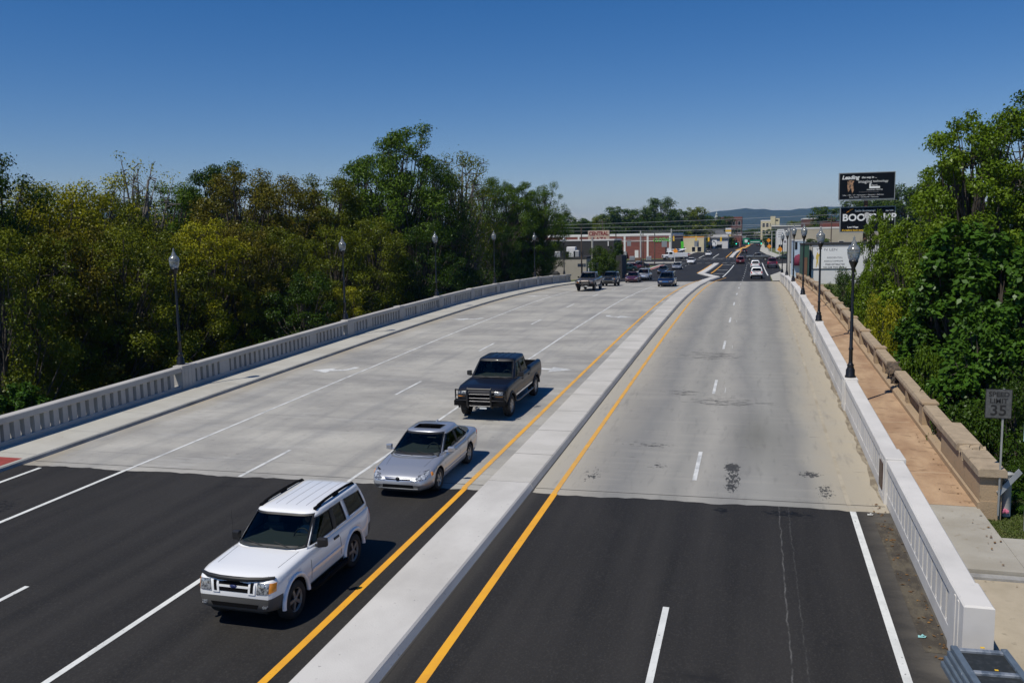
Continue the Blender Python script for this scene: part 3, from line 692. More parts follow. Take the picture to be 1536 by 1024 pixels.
def lower_mesh(S):
    Lh=S['L']/2; W=S['W']/2
    ys=[-Lh,-Lh+.015,-Lh+.05,-Lh+.1,-Lh+.2,-Lh+.32]; y=-Lh+.45
    while y<Lh-.45: ys.append(y); y+=.12
    ys+=[Lh-.45,Lh-.32,Lh-.2,Lh-.1,Lh-.05,Lh-.015,Lh]
    vs=[];n=11
    for y in ys:
        df=Lh-y; dr=y+Lh; f=1.
        if df<.6: f-=S.get('kf',.13)*(1-df/.6)**2.4
        if dr<.5: f-=S.get('kr',.10)*(1-dr/.5)**2.4
        for d in (df,dr):
            if d<.1: f-=.045*(1-d/.1)**2
        w=W*f; zt=interp(S['deck'],y); zb=interp(S['bot'],y); zs=zt-S.get('sh',.10)
        for d in (df,dr):
            if d<.1: k=(1-d/.1)**2*.035; zt-=k; zs-=k*.5; zb+=k*.6
        zm=zb+(zs-zb)*.55
        P_=[(0,zb),(.72*w,zb),(.92*w,zb+.03),(.975*w,zb+.12),(w,zm),(.992*w,zs-.07),(.965*w,zs+.0),(.915*w,zs+.045),(.82*w,zt-.012),(.42*w,zt+.012),(0,zt+.02)]
        if S.get('box'): P_[6:9]=[(.975*w,zs+.035),(.945*w,zt-.028),(.86*w,zt-.004)]
        ring=P_+[(-x,z) for x,z in P_[-2:0:-1]]
        for x,z in ring:
            yy=y
            if df<.5: yy-=S.get('rake',.10)*((z-S.get('nz',.5))/.5)**2*(1-df/.5)
            if dr<.5: yy+=S.get('rrake',.05)*((z-.6)/.5)**2*(1-dr/.5)
            vs.append((x,yy,z))
    R_=2*n-2; fs=[];mi=[]
    for i in range(len(ys)-1):
        for k in range(R_):
            fs.append((i*R_+k,i*R_+(k+1)%R_,(i+1)*R_+(k+1)%R_,(i+1)*R_+k))
    for base,rev in ((0,0),((len(ys)-1)*R_,1)):
        for k in range(n-1):
            a=base+k; b=base+k+1; c=base+(R_-k-1)%R_; d=base+(R_-k)%R_
            q=[a,b,c,d]; q=[p for i,p in enumerate(q) if p not in q[:i]]
            fs.append(tuple(q if not rev else q[::-1]))
    me=bpy.data.meshes.new('body'); me.from_pydata(vs,[],fs)
    import bmesh
    bm=bmesh.new(); bm.from_mesh(me); bmesh.ops.recalc_face_normals(bm,faces=bm.faces); bm.to_mesh(me); bm.free()
    for p in me.polygons:
        p.use_smooth=True
        c=p.center
        if c.z<S.get('clad',0) or (abs(c.y)>Lh-.3 and c.z<S.get('bclad',0)): p.material_index=1
    return me
def cab_rings(S,ins=0.,zi=0.,low=0.):
    c=S['cab']; N_=52; rings=[]
    def ring(v,z,sc=1.,yo=0):
        yf=c['yf0']+(c['yf1']-c['yf0'])*(v**.95 if v>0 else v*1)-ins; yrr=c['yr0']+(c['yr1']-c['yr0'])*(v if v<0 else v**c.get('rp',1.0))+ins
        hw=c['w0']+(c['w1']-c['w0'])*(max(v,0)**1.25)-ins
        m=(yf+yrr)/2; h=(yf-yrr)/2; o=[]
        for k in range(N_):
            t=2*math.pi*(k+.5)/N_; cx,sy=math.cos(t),math.sin(t); e=2/c.get('n',7.)
            x=hw*math.copysign(abs(cx)**e,cx)*sc; y=m+h*math.copysign(abs(sy)**e,sy)*sc
            if sy>0: y+=c.get('fb',.10)*(1-(x/hw)**2)*sc*(1-.35*max(v,0))
            else: y-=c.get('rb',.04)*(1-(x/hw)**2)*sc
            o.append((x,y,z))
        return o
    z0,z1=c['z0']-low,c['z1']-zi
    for v in (0,.15,.3,.45,.6,.72,.84,.93,1.): rings.append(ring(v,z0+(z1-z0)*v))
    for sc,dz in ((.965,.028),(.90,.045),(.75,.06),(.5,.07),(.2,.075)): rings.append(ring(1.,z1+dz,sc))
    return rings
def cab_mb(S,ins=0.,zi=0.,low=0.,mi=0):
    rg=cab_rings(S,ins,zi,low); n=len(rg[0]); mb=MB(); vs=[p for r in rg for p in r]
    fs=[(i*n+k,i*n+(k+1)%n,(i+1)*n+(k+1)%n,(i+1)*n+k) for i in range(len(rg)-1) for k in range(n)]
    mb.add(vs,fs+[tuple(range(n-1,-1,-1)),tuple((len(rg)-1)*n+k for k in range(n))],mi,True)
    return mb
def make_wheel(t,x,y,r,w,sgn,spokes=6,rimmat='alloy'):
    mb=MB(); mb.lathe([(r*.62,-w/2+.01),(r*.9,-w/2),(r*.985,-w/2+.03),(r,-w/4),(r,w/4),(r*.985,w/2-.03),(r*.9,w/2),(r*.64,w/2-.015),(r*.6,w/2-.06)],28,(0,0,0),0,'x')
    wl=mb.build('wheel',M['tyre'],t,(x,y,r))
    mb=MB(); o=sgn*(w/2-.03)
    mb.lathe([(r*.64,o+sgn*.012),(r*.60,o+sgn*.014),(r*.57,o-sgn*.03)],28,(0,0,0),0,'x'); mb.lathe([(r*.16,o-sgn*.0),(r*.13,o+sgn*.012),(0,o+sgn*.014)],12,(0,0,0),0,'x')
    for k in range(spokes):
        a=2*math.pi*k/spokes; u=Vector((0,math.cos(a),math.sin(a))); p=Vector((0,-u.z,u.y))
        mb.obox(Vector((o-sgn*.008,0,0))+u*r*.36,u*r*.25,p*r*.085,Vector((.012,0,0)))
    mb.build('rim',M[rimmat],wl)
    mb=MB(); mb.lathe([(r*.6,o-sgn*.06),(0,o-sgn*.06)],20,(0,0,0),0,'x'); mb.build('brake_disc',M['plastic'],wl)
    return wl

def make_car(S, pm):
    """S is the shape table, pm the paint; front looks to +y"""
    t=thing(S['name'],'x',S['cat']); W=S['W']/2; Lh=S['L']/2
    me=lower_mesh(S); lower=BVHTree.FromPolygons([v.co for v in me.vertices],[tuple(p.vertices) for p in me.polygons])
    mats=[pm,M['cladding'],M['blackmatt']]
    cut=[]
    for y in S['axles']:
        for s in (-1,1):
            c=MB(); rr=S['r']*1.17; x0,x1=sorted((s*(W-.34),s*(W+.2)))
            c.lathe([(0,x0),(rr,x0),(rr,x1),(0,x1)],28,(0,y,S['r']*1.02),2,'x'); cut.append(c)
    if 'bed' in S:
        c=MB(); c.box(*S['bed'],2); cut.append(c)
    for m in mats: me.materials.append(m)
    me=boolean(me,cut,mats)
    body=link('body',me,None,t)
    # cabin shell with real window openings
    cb=cab_mb(S); cme=cb.mesh('cabin'); cab=BVHTree.FromPolygons(cb.v,cb.f)
    for m in mats: cme.materials.append(m)
    import bmesh
    bm=bmesh.new(); bm.from_mesh(cme); bmesh.ops.recalc_face_normals(bm,faces=bm.faces); bm.to_mesh(cme); bm.free()
    cut=[cab_mb(S,.065,.07,.15,2)]
    for q in S['side']:
        c=MB(); c.prism([(-3,a,b) for a,b in q],(6,0,0),2); cut.append(c)
    c0=(S['cab']['yf1']+S['cab']['yr1'])/2
    c=MB(); c.prism([(a,c0,b) for a,b in S['front']],(0,5,0),2); cut.append(c)
    if S.get('rear'):
        c=MB(); c.prism([(a,c0,b) for a,b in S['rear']],(0,-6,0),2); cut.append(c)
    if S.get('sunroof'):
        a=S['sunroof']; c=MB(); c.box(a[0],a[1],a[2],a[3],S['cab']['z1']-.02,S['cab']['z1']+.4,2); cut.append(c)
    cme=boolean(cme,cut,mats)
    link('cabin',cme,None,t)
    for q in S['side']:
        for s in (-1,1):
            patch(cab,q,'x',s,-.014,0,5,5).build('side_window',M[S.get('sglass','tint')],t,fix=False)
            fr=MB(); qq=[Vector(p) for p in q]; cen=sum(qq,Vector((0,0)))/4
            for k in range(4):
                a,b=qq[k],qq[(k+1)%4]; a2=a+(cen-a).normalized()*.035; b2=b+(cen-b).normalized()*.035
                patch(cab,[a,b,b2,a2],'x',s,.002,.02,5,1,fr)
            fr.build('window_frame',M['plastic'],t)
    if S.get('pill'):
        for s in (-1,1): patch(cab,S['pill'],'x',s,.004,.02,2,6).build('door_pillar',M['plastic'],t)
    w=patch(cab,S['front'],'y',1,-.012,0,10,6).build('windscreen',M['glass'],t,fix=False)
    fr=MB(); q=[Vector(p) for p in S['front']]
    for a,b,o in ((0,1,(0,.045)),(3,2,(0,-.03)),(0,3,(.03,0)),(1,2,(-.03,0))):
        patch(cab,[q[a],q[b],q[b]+Vector(o),q[a]+Vector(o)],'y',1,.003,.02,8,1,fr)
    fr.build('windscreen_seal',M['plastic'],t)
    if S.get('rear'): patch(cab,S['rear'],'y',-1,-.012,0,8,4).build('rear_window',M['tint'],t,fix=False)
    # interior
    ib=MB(); r0=cab_rings(S,.05)[0]; ib.add([(x,y,interp(S['deck'],y)+.045) for x,y,z in r0],[tuple(range(len(r0)))])
    c=S['cab']; zt=c['z0']; ib.bbox(-c['w0']+.1,c['w0']-.1,c['yf0']-.55,c['yf0']-.12,zt-.05,zt+.09,.04); it=ib.build('dashboard',M['interior'],t)
    sx=c['w0']*.48
    for s in (-1,1):
        for yy in S['seats']:
            sb=MB(); sb.bbox(s*sx-.24,s*sx+.24,yy-.08,yy+.06,zt-.3,zt+.22,.05); sb.bbox(s*sx-.13,s*sx+.13,yy-.06,yy+.05,zt+.25,zt+.42,.04); sb.tube([(s*sx-.06,yy,zt+.2),(s*sx-.06,yy,zt+.28)],.01,5); sb.tube([(s*sx+.06,yy,zt+.2),(s*sx+.06,yy,zt+.28)],.01,5)
            sb.build('seat',M['seat'],t)
    wb=MB(); yw_=c['yf0']-.62; ring=[(-sx+.18*math.cos(a*math.pi/9),yw_-.07*math.sin(a*math.pi/9),zt+.08+.17*math.sin(a*math.pi/9)) for a in range(19)]
    wb.tube(ring,.016,6); wb.tube([ring[0],ring[9]],.014,5); wb.build('steering_wheel',M['plastic'],t)
    # wheels
    for y in S['axles']:
        for s in (-1,1): make_wheel(t,s*(W-S['ww']/2-.015),y,S['r'],S['ww'],s,S.get('spokes',6),S.get('rim','alloy'))
    ub=MB(); ub.box(-W+.36,W-.36,-Lh+.25,Lh-.25,interp(S['bot'],0)-.07,interp(S['bot'],0)+.05); 
    ub.build('underbody',M['plastic'],t)
    # mirrors
    for s in (-1,1):
        y,z=S['mirror']; mm=MB(); hw=c['w0']; g=.09 if S['H']<1.6 else .11
        mm.add([(s*(hw+.05+.20*i),y+.07*j*(1-.35*i)-.03*i,z+g*k*(1-.2*i)) for i in (0,1) for j in(-1,1) for k in (-1,1)],[(0,1,3,2),(4,6,7,5),(0,2,6,4),(1,5,7,3),(0,4,5,1),(2,3,7,6)])
        mm.obox((s*(hw+.0),y,z-g*.6),(.08,0,0),(0,.03,0),(0,0,.03))
        o=mm.build('wing_mirror',pm if S.get('mirpaint') else M['plastic'],t)
        md=o.modifiers.new('b','BEVEL'); md.width=.03; md.segments=2
    for nm,mt,axis,sg,q,off,th in S['patches']:
        mt_=pm if mt=='paint' else M[mt]
        if axis=='x':
            for s in (-1,1): patch(lower,q,'x',s,off,th,8,3).build(nm,mt_,t)
        elif axis=='y2':
            for s in (-1,1): patch(lower,[(s*a,b) for a,b in q],'y',sg,off,th,6,3).build(nm,mt_,t)
        else: patch(lower,q,axis,sg,off,th,10,3).build(nm,mt_,t)
    # wipers
    wp=MB(); qf=S['front']
    for x0,x1 in ((-.62,-.08),(.0,.55)):
        a=patch(cab,[(x0,qf[0][1]+.0),(x1,qf[0][1]+.09),(x1,qf[0][1]+.1),(x0,qf[0][1]+.01)],'y',1,.02,0,6,1)
        wp.tube(a.v[:7],.009,5)
    wp.build('wiper',M['plastic'],t)
    S['_cab']=cab; S['_low']=lower
    return t

SUV=dict(name='suv',cat='suv',L=4.42,W=1.80,H=1.78,r=.38,ww=.26,axles=(1.43,-1.14),
  deck=[(-2.21,1.05),(-2.15,1.13),(-2.0,1.16),(.85,1.17),(1.2,1.155),(1.8,1.12),(2.05,1.09),(2.21,1.03)],bot=[(-2.21,.48),(-1.9,.36),(1.75,.35),(2.21,.42)],sh=.10,clad=.60,bclad=.66,box=1,rake=.075,nz=.66,kf=.15,
  cab=dict(yf0=.93,yf1=.20,yr0=-2.16,yr1=-1.90,w0=.865,w1=.725,z0=1.13,z1=1.715,fb=.12,rb=.04,n=9,rp=1.4),
  side=[[(.70,1.20),(-.31,1.20),(-.33,1.635),(.24,1.635)],[(-.40,1.20),(-.90,1.20),(-.83,1.635),(-.42,1.635)],[(-1.04,1.23),(-1.88,1.25),(-1.76,1.60),(-.98,1.635)]],
  pill=[(-.30,1.19),(-.41,1.19),(-.43,1.64),(-.32,1.64)],
  front=[(-.79,1.19),(.79,1.19),(.675,1.70),(-.675,1.70)],rear=[(-.66,1.22),(.66,1.22),(.58,1.62),(-.58,1.62)],seats=(-.05,-1.0),mirror=(.52,1.22),spokes=5,rim='rimgrey',
  patches=[('grille','blackmatt','y',1,[(-.42,.80),(.42,.80),(.44,1.02),(-.44,1.02)],.006,.03),('grille_bar','paint','y',1,[(-.42,.885),(.42,.885),(.42,.925),(-.42,.925)],.02,.03),
   ('grille_post','paint','y2',1,[(.31,.775),(.46,.775),(.48,1.03),(.33,1.03)],.018,.03),('grille_slot','blackmatt','y2',1,[(.36,.81),(.42,.81),(.435,1.0),(.375,1.0)],.024,.03),
   ('headlight','lamp','y2',1,[(.49,.79),(.74,.80),(.745,1.0),(.51,1.01)],.012,.03),('turn_signal','amber','y2',1,[(.745,.81),(.83,.825),(.83,.985),(.75,1.0)],.012,.03),
   ('lower_intake','blackmatt','y',1,[(-.48,.49),(.48,.49),(.52,.575),(-.52,.575)],.006,.02),('fog_lamp','lamp','y2',1,[(.60,.51),(.72,.51),(.72,.58),(.60,.58)],.008,.02),
   ('hood_seam','plastic','z',1,[(.70,.95),(.708,.95),(.66,2.02),(.652,2.02)],.002,.005),('hood_seam','plastic','z',1,[(-.70,.95),(-.708,.95),(-.66,2.02),(-.652,2.02)],.002,.005),
   ('door_seam','plastic','x',1,[(.80,.56),(.812,.56),(.812,1.13),(.80,1.13)],.003,.006),('door_seam','plastic','x',1,[(-.52,.56),(-.508,.56),(-.475,1.13),(-.487,1.13)],.003,.006),
   ('door_handle','plastic','x',1,[(-.20,.99),(-.42,.99),(-.42,1.035),(-.20,1.035)],.02,.04),('side_moulding','paint','x',1,[(.78,.70),(-.48,.70),(-.48,.76),(.78,.76)],.018,.03),
   ('tail_light','redlens','x',1,[(-2.06,.95),(-2.17,.95),(-2.17,1.11),(-2.06,1.11)],.010,.02),('rear_light','redlens','y2',-1,[(.66,.84),(.83,.84),(.81,1.10),(.66,1.10)],.01,.02),('licence_plate','plate','y',-1,[(-.16,.78),(.16,.78),(.16,.92),(-.16,.92)],.012,.02)])
SEDAN=dict(name='sedan',cat='car',L=4.81,W=1.815,H=1.45,r=.325,ww=.21,axles=(1.435,-1.305),
  deck=[(-2.405,.80),(-2.36,.93),(-2.2,.985),(-1.5,.975),(-1.0,.93),(1.0,.91),(1.35,.87),(1.9,.775),(2.2,.69),(2.36,.61),(2.405,.58)],bot=[(-2.405,.34),(-1.9,.22),(1.8,.20),(2.405,.25)],sh=.075,rake=.16,nz=.42,kf=.22,kr=.14,
  cab=dict(yf0=1.22,yf1=.22,yr0=-1.98,yr1=-.98,w0=.845,w1=.65,z0=.885,z1=1.385,fb=.18,rb=.10,n=5.5,rp=.75),
  side=[[(.80,.95),(-.34,.95),(-.34,1.325),(.20,1.335)],[(-.42,.95),(-1.42,.985),(-.92,1.30),(-.42,1.325)]],sglass='tint',
  front=[(-.76,.94),(.76,.94),(.61,1.385),(-.61,1.385)],pill=[(-.33,.945),(-.43,.945),(-.43,1.33),(-.33,1.33)],rear=[(-.66,1.02),(.66,1.02),(.54,1.32),(-.54,1.32)],seats=(-.05,-.95),mirror=(.66,.99),mirpaint=1,spokes=5,
  patches=[('grille','blackmatt','y',1,[(-.36,.545),(.36,.545),(.42,.605),(-.42,.605)],.008,.03),('grille_bar','chrome','y',1,[(-.40,.575),(.40,.575),(.42,.60),(-.42,.60)],.016,.03),
   ('headlight_housing','blackmatt','y2',1,[(.39,.505),(.79,.56),(.855,.765),(.65,.72)],.005,.03),('headlight','lampclear','y2',1,[(.42,.52),(.78,.575),(.835,.745),(.66,.70)],.010,.03),('turn_signal','amber','x',1,[(2.02,.60),(1.93,.62),(1.93,.70),(2.0,.69)],.014,.02),
   ('lower_intake','blackmatt','y',1,[(-.47,.315),(.47,.315),(.45,.415),(-.45,.415)],.006,.02),('lower_lip','steelgrey','y',1,[(-.74,.286),(.74,.286),(.74,.298),(-.74,.298)],.004,.02),
   ('door_seam','plastic','x',1,[(.92,.34),(.93,.34),(.93,.86),(.92,.86)],.003,.006),('door_seam','plastic','x',1,[(-.37,.32),(-.36,.32),(-.38,.90),(-.39,.90)],.003,.006),('door_seam','plastic','x',1,[(-1.03,.55),(-1.02,.55),(-1.36,.93),(-1.37,.93)],.003,.006),
   ('door_handle','paint','x',1,[(-.12,.77),(-.32,.77),(-.32,.805),(-.12,.805)],.024,.04),('door_handle','paint','x',1,[(-1.02,.79),(-1.2,.79),(-1.2,.825),(-1.02,.825)],.024,.04),
   ('side_moulding','paint','x',1,[(1.0,.43),(-1.0,.45),(-1.0,.49),(1.0,.47)],.014,.02),('hood_seam','plastic','z',1,[(.66,1.15),(.665,1.15),(.55,2.12),(.545,2.12)],.003,.006),('hood_seam','plastic','z',1,[(-.66,1.15),(-.665,1.15),(-.55,2.12),(-.545,2.12)],.003,.006),
   ('tail_light','redlens','x',1,[(-2.05,.78),(-2.3,.78),(-2.3,.89),(-2.1,.89)],.008,.02),('rear_light','redlens','y2',-1,[(.46,.70),(.78,.72),(.76,.86),(.46,.86)],.01,.02),('licence_plate','plate','y',-1,[(-.16,.66),(.16,.66),(.16,.8),(-.16,.8)],.012,.02)])
TRUCK=dict(name='pickup_truck',cat='pickup truck',L=6.0,W=2.03,H=2.07,r=.42,ww=.28,axles=(2.05,-1.84),
  deck=[(-3.0,1.42),(-2.9,1.44),(-1.0,1.44),(-.9,1.37),(1.35,1.35),(1.7,1.34),(2.5,1.29),(2.8,1.23),(3.0,1.14)],bot=[(-3.0,.66),(-2.6,.56),(2.4,.53),(3.0,.60)],sh=.12,box=1,rake=.06,nz=.85,kf=.11,kr=.03,
  bed=(-.82,.82,-2.88,-1.0,.95,2.2),
  cab=dict(yf0=1.42,yf1=.68,yr0=-.93,yr1=-.84,w0=.945,w1=.765,z0=1.32,z1=1.985,fb=.11,rb=.01,n=9),
  side=[[(1.13,1.40),(.30,1.40),(.30,1.89),(.68,1.89)],[(.20,1.40),(-.74,1.40),(-.72,1.89),(.20,1.89)]],pill=[(.31,1.39),(.19,1.39),(.19,1.90),(.31,1.90)],
  front=[(-.84,1.37),(.84,1.37),(.715,1.965),(-.715,1.965)],rear=[(-.74,1.46),(.74,1.46),(.64,1.88),(-.64,1.88)],seats=(.25,-.6),mirror=(.96,1.46),spokes=8,
  patches=[('grille','blackmatt','y',1,[(-.54,.84),(.54,.84),(.56,1.15),(-.56,1.15)],.006,.03),('headlight','lamp','y2',1,[(.58,1.02),(.90,1.02),(.90,1.13),(.58,1.14)],.012,.03),('turn_signal','amber','y2',1,[(.62,.94),(.90,.94),(.90,.985),(.62,.985)],.012,.03),
   ('rocker_trim','chrome','x',1,[(1.42,.64),(-1.2,.64),(-1.2,.75),(1.42,.75)],.006,.02),
   ('door_seam','plastic','x',1,[(1.22,.66),(1.232,.66),(1.232,1.3),(1.22,1.3)],.003,.006),('door_seam','plastic','x',1,[(.25,.66),(.262,.66),(.262,1.32),(.25,1.32)],.003,.006),('door_seam','plastic','x',1,[(-.86,.66),(-.848,.66),(-.848,1.34),(-.86,1.34)],.003,.006),('door_seam','plastic','x',1,[(-.985,.62),(-.97,.62),(-.97,1.36),(-.985,1.36)],.003,.006),
   ('door_handle','plastic','x',1,[(.48,1.16),(.30,1.16),(.30,1.21),(.48,1.21)],.025,.04),('door_handle','plastic','x',1,[(-.50,1.16),(-.68,1.16),(-.68,1.21),(-.50,1.21)],.025,.04),
   ('rear_light','redlens','y2',-1,[(.79,.95),(.95,.95),(.95,1.32),(.79,1.32)],.01,.02),('rear_bumper','chrome','y',-1,[(-.9,.67),(.9,.67),(.9,.8),(-.9,.8)],.08,.1)])
VAN=dict(name='minivan',cat='minivan',L=4.95,W=1.95,H=1.78,r=.34,ww=.22,axles=(1.5,-1.5),
  deck=[(-2.475,.98),(-2.4,1.02),(1.3,1.02),(1.7,.97),(2.2,.84),(2.42,.72),(2.475,.68)],bot=[(-2.475,.34),(-2,.24),(1.9,.22),(2.475,.27)],sh=.09,rake=.14,nz=.45,kf=.2,
  cab=dict(yf0=1.62,yf1=.52,yr0=-2.43,yr1=-2.18,w0=.90,w1=.71,z0=.99,z1=1.70,fb=.16,rb=.05,n=7,rp=1.3),
  side=[[(1.02,1.06),(.22,1.06),(.22,1.59),(.52,1.60)],[(.12,1.06),(-1.02,1.06),(-1.02,1.59),(.12,1.59)],[(-1.12,1.06),(-2.15,1.08),(-2.0,1.57),(-1.12,1.59)]],
  front=[(-.80,1.04),(.80,1.04),(.64,1.64),(-.64,1.64)],rear=[(-.72,1.1),(.72,1.1),(.6,1.6),(-.6,1.6)],seats=(.3,-.8),mirror=(.95,1.08),mirpaint=1,
  patches=[('grille','chrome','y',1,[(-.34,.56),(.34,.56),(.36,.66),(-.36,.66)],.008,.02),('headlight','lamp','y2',1,[(.42,.57),(.80,.62),(.80,.73),(.46,.70)],.01,.02),('lower_intake','plastic','y',1,[(-.6,.33),(.6,.33),(.6,.42),(-.6,.42)],.006,.02),
   ('door_seam','plastic','x',1,[(1.1,.36),(1.115,.36),(1.115,.98),(1.1,.98)],.003,.006),('door_seam','plastic','x',1,[(.16,.36),(.175,.36),(.175,.98),(.16,.98)],.003,.006),
   ('rear_light','redlens','y2',-1,[(.76,.78),(.92,.78),(.9,1.0),(.76,1.0)],.01,.02),('licence_plate','plate','y',-1,[(-.16,.6),(.16,.6),(.16,.72),(-.16,.72)],.012,.02)])

def place(o,x,s,rz,label,group=None,dz=.0):
    sl=math.atan2(zr(s+1.3)-zr(s-1.3),2.6)
    o.location=(x,s,zr(s)+.012+dz)
    R_=Matrix.Rotation(sl,4,'X')@Matrix.Rotation(rz,4,'Z'); o.rotation_euler=R_.to_euler()
    o['label']=label
    if group: o['group']=group
    return o
PI=math.pi
# hero suv ---------------------------------------------------------
suv=make_car(SUV,P['white'])
W=.90
mb=MB()
for s in (-1,1):
    for yc in SUV['axles']:
        pts=[(s*(W-.012),yc+.475*math.cos(a),.40+.485*math.sin(a)) for a in [math.radians(k) for k in range(-3,185,8)]]
        mb.tube(pts,[.045]*len(pts),10)
mb.build('fender_flare',P['white'],suv)
mb=MB(); mb.tube([(-.80,2.02,1.075),(-.6,2.13,1.07),(-.3,2.19,1.065),(0,2.205,1.065),(.3,2.19,1.065),(.6,2.13,1.07),(.80,2.02,1.075)],[.03,.042,.046,.048,.046,.042,.03],8); mb.build('bug_deflector',M['plastic'],suv)
for s in (-1,1):
    mb=MB(); mb.tube([(s*.64,.06,1.745),(s*.64,-.06,1.80),(s*.64,-.4,1.822),(s*.64,-.85,1.828),(s*.64,-1.4,1.815),(s*.64,-1.66,1.79),(s*.64,-1.76,1.73)],[.022,.032,.032,.032,.032,.032,.022],8)
    mb.obox((s*.64,-.85,1.78),(.025,0,0),(0,.10,0),(0,0,.05)); mb.obox((s*.64,-.02,1.76),(.03,0,0),(0,.12,0),(0,0,.04)); mb.build('roof_rail',M['blackmatt'],suv)
    mb=MB(); mb.tube([(s*.88,.90,.38),(s*.95,.80,.37),(s*.95,-.60,.37),(s*.88,-.70,.38)],.06,8); mb.build('running_board',M['blackmatt'],suv)
mb=MB()
for x in (-.36,-.12,.12,.36): patch(SUV['_cab'],[(x-.006,-.05),(x+.006,-.05),(x+.006,-1.7),(x-.006,-1.7)],'z',1,.003,.006,1,12,mb)
mb.build('roof_groove',mat('groove_grey',(.32,.33,.34),.5),suv)
mb=MB(); mb.tube([(.76,1.0,1.15),(.78,.97,1.95)],.0035,4); mb.build('aerial',M['plastic'],suv)
mb=MB()
mb.lathe([(0,0),(.09,.004),(.055,.012),(0,.014)],16); o=mb.build('emblem',paint('badge_blue',(.02,.03,.12)),suv); o.rotation_euler=(-PI/2,0,0); o.location=(0,2.205,.905); o.scale=(1,.45,1)
place(suv,-9.50,15.95,PI,'white two door suv with black roof rails and grey lower bumper, nearest vehicle')
# driver of the suv
def driver(name_label,loc,shirt):
    t=thing('person',name_label,'person',loc,PI)
    hd=MB(); hd.lathe([(0,-.02),(.06,-.02),(.058,.05),(.075,.08),(.088,.14),(.09,.20),(.075,.26),(.04,.295),(0,.30)],14,(0,0,.52)); 
    hd.lathe([(.19,0),(.21,.18),(.22,.36),(.19,.45),(.10,.50),(.06,.53)],14)
    hd.v=[(x*(1 if z>.5 else 1.05),y*(.95 if z>.55 else .62)+ (.0),z) for x,y,z in hd.v]
    hd.obox((0,.092,.685),(.012,0,0),(0,.02,-.006),(0,.004,.024))
    for s in (-1,1): hd.tube([(s*.2,0,.42),(s*.26,.12,.22),(s*.17,.36,.20)],[.06,.05,.035],8); hd.lathe([(0,-.03),(.016,-.01),(.016,.01),(0,.03)],8,(s*.09,0,.68))
    for i,f in enumerate(hd.f):
        hd.m[i]=1 if np.mean([hd.v[k][2] for k in f])>.5 else 0
    hd.build('body',[shirt,mat('skin',(.48,.30,.22),.6)],t)
    hr=MB(); hr.lathe([(.094,.17),(.098,.22),(.08,.28),(.04,.312),(0,.315)],14,(0,-.015,.52)); hr.build('hair',mat('hair_brown',(.04,.025,.015),.8),t)
    return t
driver('driver in pale shirt at the wheel of the white suv',(-9.50+.40,15.95+.02,zr(15.9)+.87),mat('pale_shirt',(.6,.6,.58),.8))
# hero sedan --------------------------------------------------------
SEDAN['sunroof']=(-.40,.40,-.42,.02)
sedan=make_car(SEDAN,P['silver'])
mb=MB(); mb.box(-.39,.39,-.41,.01,1.26,1.30); mb.build('sunroof_opening',M['plastic'],sedan)
fr=MB()
for q in ([(-.43,.05),(.43,.05),(.40,.02),(-.40,.02)],[(-.43,-.45),(.43,-.45),(.40,-.42),(-.40,-.42)],[(-.43,.05),(-.40,.02),(-.40,-.42),(-.43,-.45)],[(.43,.05),(.40,.02),(.40,-.42),(.43,-.45)]): patch(SEDAN['_cab'],q,'z',1,.004,.01,6,2,fr)
fr.build('sunroof_frame',M['plastic'],sedan)
mb=MB(); mb.lathe([(0,0),(.06,.002),(.06,.008),(0,.012)],14); o=mb.build('emblem',M['plastic'],sedan); o.rotation_euler=(-PI/2,0,0); o.location=(0,2.40,.575)
mb=MB(); mb.obox((0,-.85,1.45),(.02,0,0),(0,.07,-.01),(0,.0,.025)); mb.build('aerial',P['silver'],sedan)
place(sedan,-9.53,24.12,PI,'silver sedan with open black sunroof behind the white suv')
# hero truck --------------------------------------------------------
truck=make_car(TRUCK,P['navy'])
mb=MB(); W=1.0
for s in (-1,1):
    for yc in TRUCK['axles']:
        pts=[(s*(W+.0),yc+.52*math.cos(a),.44+.53*math.sin(a)) for a in [math.radians(k) for k in range(-5,187,12)]]
        mb.tube(pts,[.045]*len(pts),8)
mb.build('fender_flare',M['plastic'],truck)
mb=MB()
for x in (-.47,.47): mb.tube([(x,3.02,.52),(x,3.15,.64),(x,3.16,1.22),(x,3.08,1.28)],.04,8)
mb.tube([(-.47,3.13,1.25),(.47,3.13,1.25)],.04,8)
for s in (-1,1): mb.tube([(s*.47,3.15,1.20),(s*.95,3.08,1.21),(s*1.02,2.92,1.19),(s*1.02,2.92,.82),(s*.95,3.08,.80),(s*.47,3.15,.82)],.028,8); mb.tube([(s*.47,3.15,1.0),(s*.98,3.04,1.0)],.02,6)
gg=mb.build('grille_guard',M['black'],truck)
mb=MB()
for z in (.60,.78,.90,1.05,1.16): mb.tube([(-.45,3.12,z),(.45,3.12,z)],.012,8)
mb.build('guard_bar',mat('dark_chrome',(.16,.16,.17),.35,1.),gg)
mb=MB(); mb.bbox(-1.02,1.02,2.92,3.12,.60,.84,.05); mb.build('front_bumper',M['blackmatt'],truck)
mb=MB(); mb.box(-.30,-.02,3.16,3.175,.50,.57); mb.build('licence_plate',M['plate'],gg)
for s in (-1,1):
    mb=MB(); mb.tube([(s*.94,1.35,.48),(s*1.03,1.2,.47),(s*1.03,-1.1,.47),(s*.94,-1.25,.48)],.04,8); mb.build('running_board',M['rimgrey'],truck)
mb=MB()
for x in (-.4,-.13,.13,.4): patch(TRUCK['_cab'],[(x-.02,.62),(x+.02,.62),(x+.02,-.75),(x-.02,-.75)],'z',1,.012,.02,1,6,mb)
mb.build('roof_rib',P['navy'],truck)
